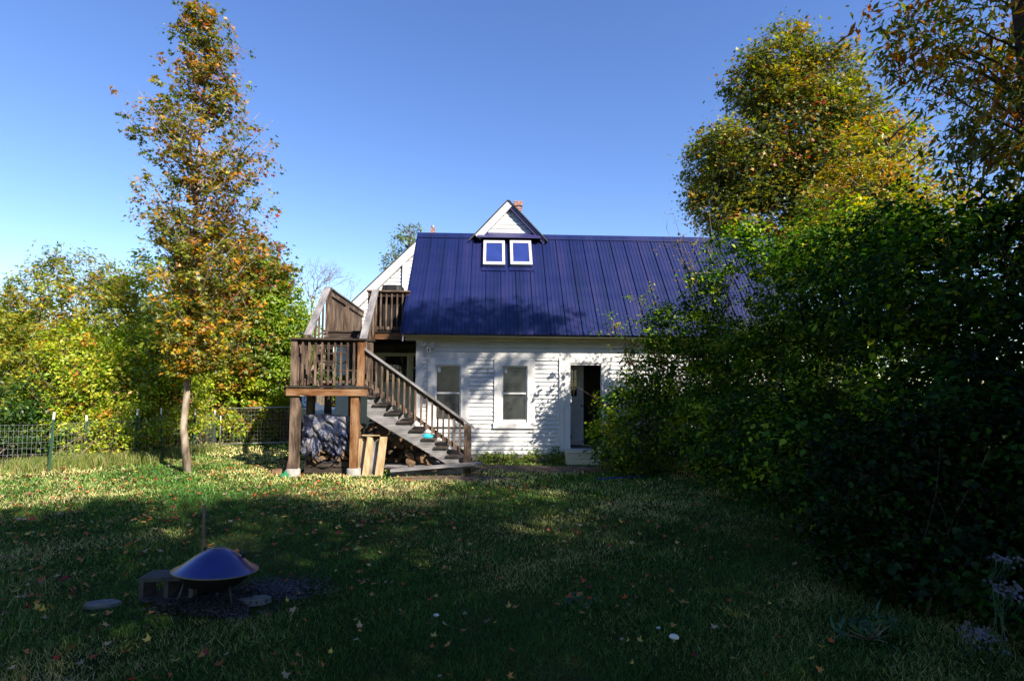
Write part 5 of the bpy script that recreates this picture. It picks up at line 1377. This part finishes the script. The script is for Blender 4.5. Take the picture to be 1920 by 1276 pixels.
# low plants: weeds at the wall, dock leaves, asters
def low_plant(seed, name, label, base, r, h, n, size, pal, cat='plant', group=None, shape='oval', per=14):
    rng = np.random.default_rng(seed); t = thing(name, label, cat, base, 0, group)
    C, D = clumps(rng, [(base[0], base[1], h * .45, r, r * .7, h * .6)], n, .9, .02)
    mb = MB()
    for i in range(min(n, 14)): mb.tube(bend(Vector(base), C[i], rng, 3, .08), [.006, .005, .004, .002], 4)
    mb.build("stems", M['green_post'] if False else M['twig'], t)
    link_mesh("foliage", foliage(rng, C, D, per, .07, size, pal, shape), t)
for i, (px, h, r, lab) in enumerate(((905, .22, .22, "weed tuft at the wall foot right of the newel post"), (935, .25, .25, "tall weed under the left jamb of the middle window"), (968, .20, .22, "low weed below the middle window"), (1000, .26, .22, "weed below the right jamb of the middle window"), (1035, .34, .26, "leafy weed beside the cream door step"), (1052, .2, .16, "small dark weed touching the door step"))):
    u, _ = on_v(px, 860, -.2); p = W(u, -.22, 0)
    low_plant(400 + i, "weed", lab, (p.x, p.y, 0), r, h, 26, .055, [(3, (.16, .24, .03)), (2, (.26, .30, .06)), (2, (.07, .13, .02))], 'weed', "weeds along the house wall")
low_plant(410, "broadleaf_weed", "blue green broad leaved weed at the foot of the dark shrub", (2.45, 3.72, 0), .22, .16, 12, .09, [(2, (.03, .09, .05)), (1, (.05, .12, .05))], 'weed', None, 'long', 6)
low_plant(411, "broadleaf_weed", "small broad leaved weed alone in the shaded lawn", (.55, 4.3, 0), .10, .05, 5, .06, [(1, (.03, .10, .06))], 'weed', None, 'long', 5)
def aster(seed, label, px, py, Y, spread, n):
    rng = np.random.default_rng(seed); c = at(px, py, Y); b = Vector((c.x + .05, Y + .1, 0))
    t = thing("aster", label, "flower", b, 0, "white asters at the hedge foot"); st_ = MB(); fl_ = MB()
    for k in range(n):
        p = c + Vector((rng.normal() * spread, rng.normal() * .05, rng.normal() * spread * .5))
        if k % 4 == 0: st_.tube([p - Vector((rng.normal() * .02, -.06, .14)), p - Vector((rng.normal() * .008, -.02, .06)), p], [.0012, .001, .0008], 4)
        r = rng.uniform(.006, .010)
        ax = Vector(rng.normal(size=3) * .4 + np.array([0, -.7, .6])).normalized(); a = ax.orthogonal().normalized(); bb = ax.cross(a)
        for q in range(8):
            an = q * .785; d = a * math.cos(an) + bb * math.sin(an); e = ax.cross(d) * r * .22
            fl_.face([p - e * .3, p + d * r - e, p + d * r * 1.1, p + d * r + e])
    for q in range(3): st_.tube([b + Vector((rng.normal() * .03, 0, 0)), c + Vector((rng.normal() * .03, .06, -.12))], [.002, .0015], 4)
    st_.build("stems", M['green_post'], t); fl_.build("flowers", M['petal'], t)['kind'] = 'stuff'
aster(1, "white aster spray lowest at the foot of the corner shrub, nearest the lawn", 1835, 1186, 3.35, .055, 110)
aster(2, "white aster spray at the right edge of the photo above the lowest one", 1895, 1105, 3.3, .045, 70)
aster(3, "small lilac aster spray highest at the right edge", 1885, 1048, 3.3, .035, 45)

# ================================================================== TREES BEHIND THE CAMERA (they shade the lawn; some are added only to block light)
SH = [
 (501, "tall maple behind the photographer, left of the others", (2.2, -5.5, 0), 11.0, [(2.2, -5.3, 10.0, 3.2, 2.4, 2.4), (1.4, -5.2, 7.0, 3.0, 2.4, 2.4), (3.6, -5.4, 5.0, 2.6, 2.2, 2.2)]),
 (502, "broad maple behind the photographer, middle one of the row", (7.2, -5.5, 0), 11.5, [(7.2, -5.2, 10.4, 3.2, 2.6, 2.6), (6.6, -5.0, 7.4, 3.0, 2.6, 2.6), (8.6, -5.2, 5.6, 3.0, 2.4, 2.6)]),
 (503, "tallest maple behind the photographer at the right end of the row", (12.2, -4.0, 0), 12.5, [(12.2, -4.0, 11.2, 3.2, 2.8, 2.8), (11.6, -3.8, 7.8, 3.2, 2.6, 2.8), (13.5, -3.4, 5.4, 3.0, 2.6, 2.6)]),
 (504, "maple beyond the hedge outside the photo on the right", (11.6, 2.2, 0), 7.0, [(11.4, 2.2, 6.3, 2.6, 2.2, 1.8), (11.0, 2.0, 4.2, 2.4, 2.0, 2.2), (13.2, 4.0, 4.2, 2.4, 2.2, 2.0)]),
 (507, "unseen slender tall maple added to shadow the roof between the hedge and the photographer", (8.2, 2.6, 0), 13.0, [(7.9, 3.0, 12.35, 2.2, 1.1, .5)]),  # added out of view, crown set where it shadows the lower roof
 (505, "unseen spreading maple added to cut sky light behind the photographer on the left", (-5.5, -6.5, 0), 10.0, [(-5.5, -6.5, 8.5, 3.4, 2.6, 2.6), (-4.0, -6.8, 5.6, 3.4, 2.6, 2.6), (-7.5, -6.0, 5.4, 3.0, 2.6, 2.6)]),  # added out of view as a sky light blocker
 (506, "unseen maple added to cut sky light beyond the left front corner of the lawn", (-12.0, -2.5, 0), 9.5, [(-12, -2.5, 8.0, 3.2, 3.0, 2.6), (-12.5, -0.5, 5.0, 2.8, 2.8, 2.6), (-11, -4.5, 5.0, 2.8, 2.8, 2.6)]),  # another unseen blocker, added to deepen the lawn shade
]
for sd, lab, b, h, env in SH:
    if sd == 507:
        tree(sd, 'maple_tree', lab, [b, (b[0], b[1], 5), (b[0] - .1, b[1] + .1, 9), (7.9, 3.0, 12.4)], .12, env, RM, 62, 42, .4, .17, 'trees behind the photographer', 'oval', 12, limb_r=.03, lo=.8); continue
    tree(sd, "maple_tree", lab, [b, (b[0], b[1], h * .4), (b[0] + .1, b[1], h * .8), (b[0], b[1], h)], .2, env, RM, 640, 60, .5, .20, "trees behind the photographer", 'oval', 24, limb_r=.07)

# ================================================================== GRASS, LEAVES
def in_blocked(x, y):
    q = ((x - fc.x) / .50) ** 2 + ((y - fc.y + .02) / .26) ** 2 < 1
    q |= ((x + 1.95) / .30) ** 2 + ((y - 4.55) / .20) ** 2 < rngs.random(len(x)) * 1.2
    dx = x - H0.x; dy = y - H0.y; u = dx * CT + dy * ST; v = -dx * ST + dy * CT
    q |= (u > -3.2) & (v > -.03)
    q |= (u > -2.1) & (u < -.9) & (v > -1.9)
    q |= (((x - .9) / 2.9) ** 2 + ((y - 11.2) / .55) ** 2 < rngs.random(len(x)) * 1.3)
    q |= (((x + 1.1) / 1.4) ** 2 + ((y - 10.0) / .30) ** 2 < rngs.random(len(x)) * 1.3)
    return q
def grass():
    rng = np.random.default_rng(77)
    P = []; 
    bands = [(1.6, 2.6, 3000, .055, .005), (2.6, 3.6, 5200, .055, .0045), (3.6, 5, 3600, .055, .006), (5, 7, 2000, .055, .009), (7, 9.5, 1200, .06, .013), (9.5, 12.5, 620, .06, .018), (12.5, 18, 220, .07, .028)]
    pos = []; hh = []; ww = []
    for (a, b, den, h, w) in bands:
        m = (a + b) / 2; area = (b - a) * 2 * m * 1.12
        wd = 1.6 if b <= 5 else 1.3 if b <= 9.5 else 1.12
        n = int(area * den * wd / 1.12)
        y = rng.uniform(a, b, n); x = rng.uniform(-wd, wd, n) * y
        keep = (x > -10.2 - (y - 10) * .1) & (x < 6)
        x = x[keep]; y = y[keep]
        k2 = ~in_blocked(x, y); x = x[k2]; y = y[k2]
        pos.append(np.stack([x, y, vnoise(x, y, 1.6) * .012 + vnoise(x, y, 5.0) * .006 - .004], 1)); hh.append(h * rng.uniform(.45, 1.25, len(x))); ww.append(np.full(len(x), w) * rng.uniform(.7, 1.3, len(x)))
    pos = np.concatenate(pos); h = np.concatenate(hh); w = np.concatenate(ww); N = len(pos)
    th = rng.uniform(0, 2 * np.pi, N); side = np.stack([np.cos(th), np.sin(th), np.zeros(N)], 1)
    lean = rng.normal(size=(N, 3)) * .45; lean[:, 2] = 1; lean = unit(lean)
    p0 = pos - side * w[:, None] / 2; p1 = pos + side * w[:, None] / 2; bendv = rng.normal(size=(N, 3)) * .35; bendv[:, 2] = -.1
    h = h * (1 + .45 * vnoise(pos[:, 0] + 3, pos[:, 1], 5.3)); p2 = pos + lean * h[:, None] + bendv * h[:, None]
    P = np.stack([p0, p1, p2], 1).reshape(-1, 3); F = np.arange(N * 3).reshape(-1, 3)
    f = vnoise(pos[:, 0], pos[:, 1], 1.1) + rng.normal(size=N) * .45 + .5 * vnoise(pos[:, 0], pos[:, 1], 3.7)
    lit_dry = np.clip((pos[:, 1] - 6.5) / 3, 0, 1)  # back strip: sunlight painted into the blade colour, plus more straw
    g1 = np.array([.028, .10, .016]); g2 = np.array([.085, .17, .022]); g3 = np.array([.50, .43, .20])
    f = np.clip(f * .5 + .40 + lit_dry * .22, 0, 1)[:, None]
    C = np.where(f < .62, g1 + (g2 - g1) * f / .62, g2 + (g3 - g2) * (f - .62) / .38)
    C = C * (1 + .75 * lit_dry[:, None])
    C = C * rng.uniform(.7, 1.3, (N, 1))
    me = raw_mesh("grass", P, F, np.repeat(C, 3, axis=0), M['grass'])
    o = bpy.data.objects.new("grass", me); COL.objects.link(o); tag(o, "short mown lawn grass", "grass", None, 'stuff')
grass()
def tall_grass():
    rng = np.random.default_rng(78); N0 = 15000
    segs = [((-12.5, 9.6), (-9.4, 10.6)), ((-9.4, 10.6), (-9.0, 11.6)), ((-9.0, 11.6), (-8.2, 11.9)), ((-8.2, 11.9), (-7.9, 13.8))]
    k = rng.choice(4, N0, p=[.45, .2, .2, .15]); t = rng.random(N0)
    A = np.array([s[0] for s in segs])[k]; B = np.array([s[1] for s in segs])[k]
    p = A + (B - A) * t[:, None] + rng.normal(size=(N0, 2)) * np.array([.28, .28])
    clump = (vnoise(p[:, 0], p[:, 1], 7) > -.3); p = p[clump]; N = len(p)
    pos = np.concatenate([p, np.zeros((N, 1))], 1); h = rng.uniform(.08, .32, N); w = rng.uniform(.006, .013, N)
    th = rng.uniform(0, 2 * np.pi, N); side = np.stack([np.cos(th), np.sin(th), np.zeros(N)], 1); out = rng.normal(size=(N, 3)) * .28; out[:, 2] = 0
    mid = pos + np.array([0, 0, 1]) * (h * .6)[:, None] + out * (h * .4)[:, None]; tip = pos + np.array([0, 0, .9]) * h[:, None] + out * h[:, None] * 1.3
    P = np.stack([pos - side * w[:, None] / 2, pos + side * w[:, None] / 2, mid - side * w[:, None] * .4, mid + side * w[:, None] * .4, tip], 1).reshape(-1, 3)
    F = (np.array([[0, 1, 3], [0, 3, 2], [2, 3, 4]])[None] + (np.arange(N) * 5)[:, None, None]).reshape(-1, 3)
    C = pick(rng, [(3, (.18, .23, .04)), (2, (.34, .30, .12)), (2, (.10, .17, .03))], N) * rng.uniform(.7, 1.3, (N, 1))
    me = raw_mesh("tall_grass", P, F, np.repeat(C, 5, axis=0), M['grass'])
    o = bpy.data.objects.new("tall_grass", me); COL.objects.link(o); tag(o, "long uncut grass along the fence", "grass", None, 'stuff')
tall_grass()
def pebbles():
    rng = np.random.default_rng(91); N = 2000
    k = rng.random(N) < .6
    c = np.where(k[:, None], [-1.95, 4.55], [-2.3, 4.22]); s = np.where(k[:, None], [.20, .12], [.30, .14])
    p = c + rng.normal(size=(N, 2)) * s; r_ = rng.uniform(.004, .012, N) * np.where(rng.random(N) < .06, 1.9, 1)
    pos = np.concatenate([p, (.026 + r_ * .2)[:, None]], 1)
    base = np.array([(1, 0, 0), (.3, .9, 0), (-.8, .5, 0), (-.7, -.6, 0), (.4, -.9, 0), (.1, 0, .7)], float)
    P = pos[:, None, :] + base[None] * r_[:, None, None] * rng.uniform(.6, 1.3, (N, 6, 1))
    F = np.array([(0, 1, 5), (1, 2, 5), (2, 3, 5), (3, 4, 5), (4, 0, 5)])[None] + (np.arange(N) * 6)[:, None, None]
    C = rng.uniform(.012, .10, (N, 1)) ** 1.0 * np.array([1.08, 1, .98])
    me = raw_mesh("pebbles", P.reshape(-1, 3), F.reshape(-1, 3), np.repeat(C, 6, axis=0), M['dry_leaf'])
    o = bpy.data.objects.new("pebbles", me); COL.objects.link(o); tag(o, "small stones and cinders round the fire pit", "gravel", None, 'stuff')
pebbles()
LPAL = [(3, (.34, .08, .03)), (3, (.42, .19, .06)), (2, (.36, .26, .16)), (1, (.22, .02, .03)), (1.2, (.45, .33, .08)), (1.5, (.2, .11, .06))]
def litter():
    rng = np.random.default_rng(55)
    n = 14000
    y = np.sqrt(rng.uniform(2.8 ** 2, 12.0 ** 2, n)); x = rng.uniform(-1.05, .6, n) * y
    dens = np.where(x < -1, 1.0, .42) * np.where(y > 6.5, 1.0, .7) * (.55 + .45 * vnoise(x, y, 1.4))
    dens = dens * (.45 + 1.1 * np.clip(vnoise(x, y, 3.3) + .2, 0, 1)); dens = np.where((y > 9.7) & (x > -3.5), dens * .4, dens)
    keep = (rng.random(n) < dens) & (x > -9.5) & (x < 4.2); x = x[keep]; y = y[keep]
    k2 = ~in_blocked(x, y) | (rng.random(len(x)) < .30); x = x[k2]; y = y[k2]
    dx = x - H0.x; dy = y - H0.y; v = -dx * ST + dy * CT; k3 = v < -.1; x = x[k3]; y = y[k3]
    d = np.hypot(x, y); order = np.argsort(d); x = x[order]; y = y[order]
    N = len(x); sz = rng.uniform(.03, .068, N)
    near = 285
    protos = []
    for i, (w_, c) in enumerate(LPAL):
        for q in range(2):
            r2 = np.random.default_rng(600 + i * 2 + q)
            vs, fs = SHAPES['maple']; v_ = np.array(vs) - np.array([.35, 0, 0]); rr2 = np.hypot(v_[:, 0], v_[:, 1])
            v_[:, 2] = rr2 ** 2 * r2.uniform(.2, 1.4) + v_[:, 1] * r2.uniform(-.4, .4) * np.abs(v_[:, 1]) + r2.normal(size=len(v_)) * .03
            C = np.tile(np.array(c), (len(v_), 1)) * r2.uniform(.75, 1.2, (len(v_), 1))
            protos.append(raw_mesh("fallen_leaf", v_, np.array(fs), C, M['dry_leaf']))
    ws = np.repeat([w_ for w_, c in LPAL], 2).astype(float); ws /= ws.sum()
    for i in range(near):
        o = bpy.data.objects.new("fallen_leaf", protos[rng.choice(len(protos), p=ws)]); COL.objects.link(o)
        s = float(sz[i]) * .9; o.scale = (s, s, s); o.location = (float(x[i]), float(y[i]), float(rng.uniform(.035, .055)))
        o.rotation_euler = (float(rng.normal() * .35), float(rng.normal() * .35), float(rng.uniform(0, 6.28)))
        tag(o, "fallen autumn maple leaf on the shaded foreground lawn", "leaf", "fallen leaves on the near lawn")
    pos = np.stack([x, y, rng.uniform(.035, .055, N)], 1)[near:]
    nr = rng.normal(size=(len(pos), 3)) * .35; nr[:, 2] = 1
    col = pick(rng, LPAL, len(pos)) * rng.uniform(.7, 1.3, (len(pos), 1))
    me = leaf_mesh("leaf_litter", rng, pos, nr, sz[near:] * 1.1, col, 'maple_lo', M['dry_leaf'], 0)
    o = bpy.data.objects.new("leaf_litter", me); COL.objects.link(o); tag(o, "fallen autumn leaves scattered over the lawn", "leaves", None, 'stuff')
litter()
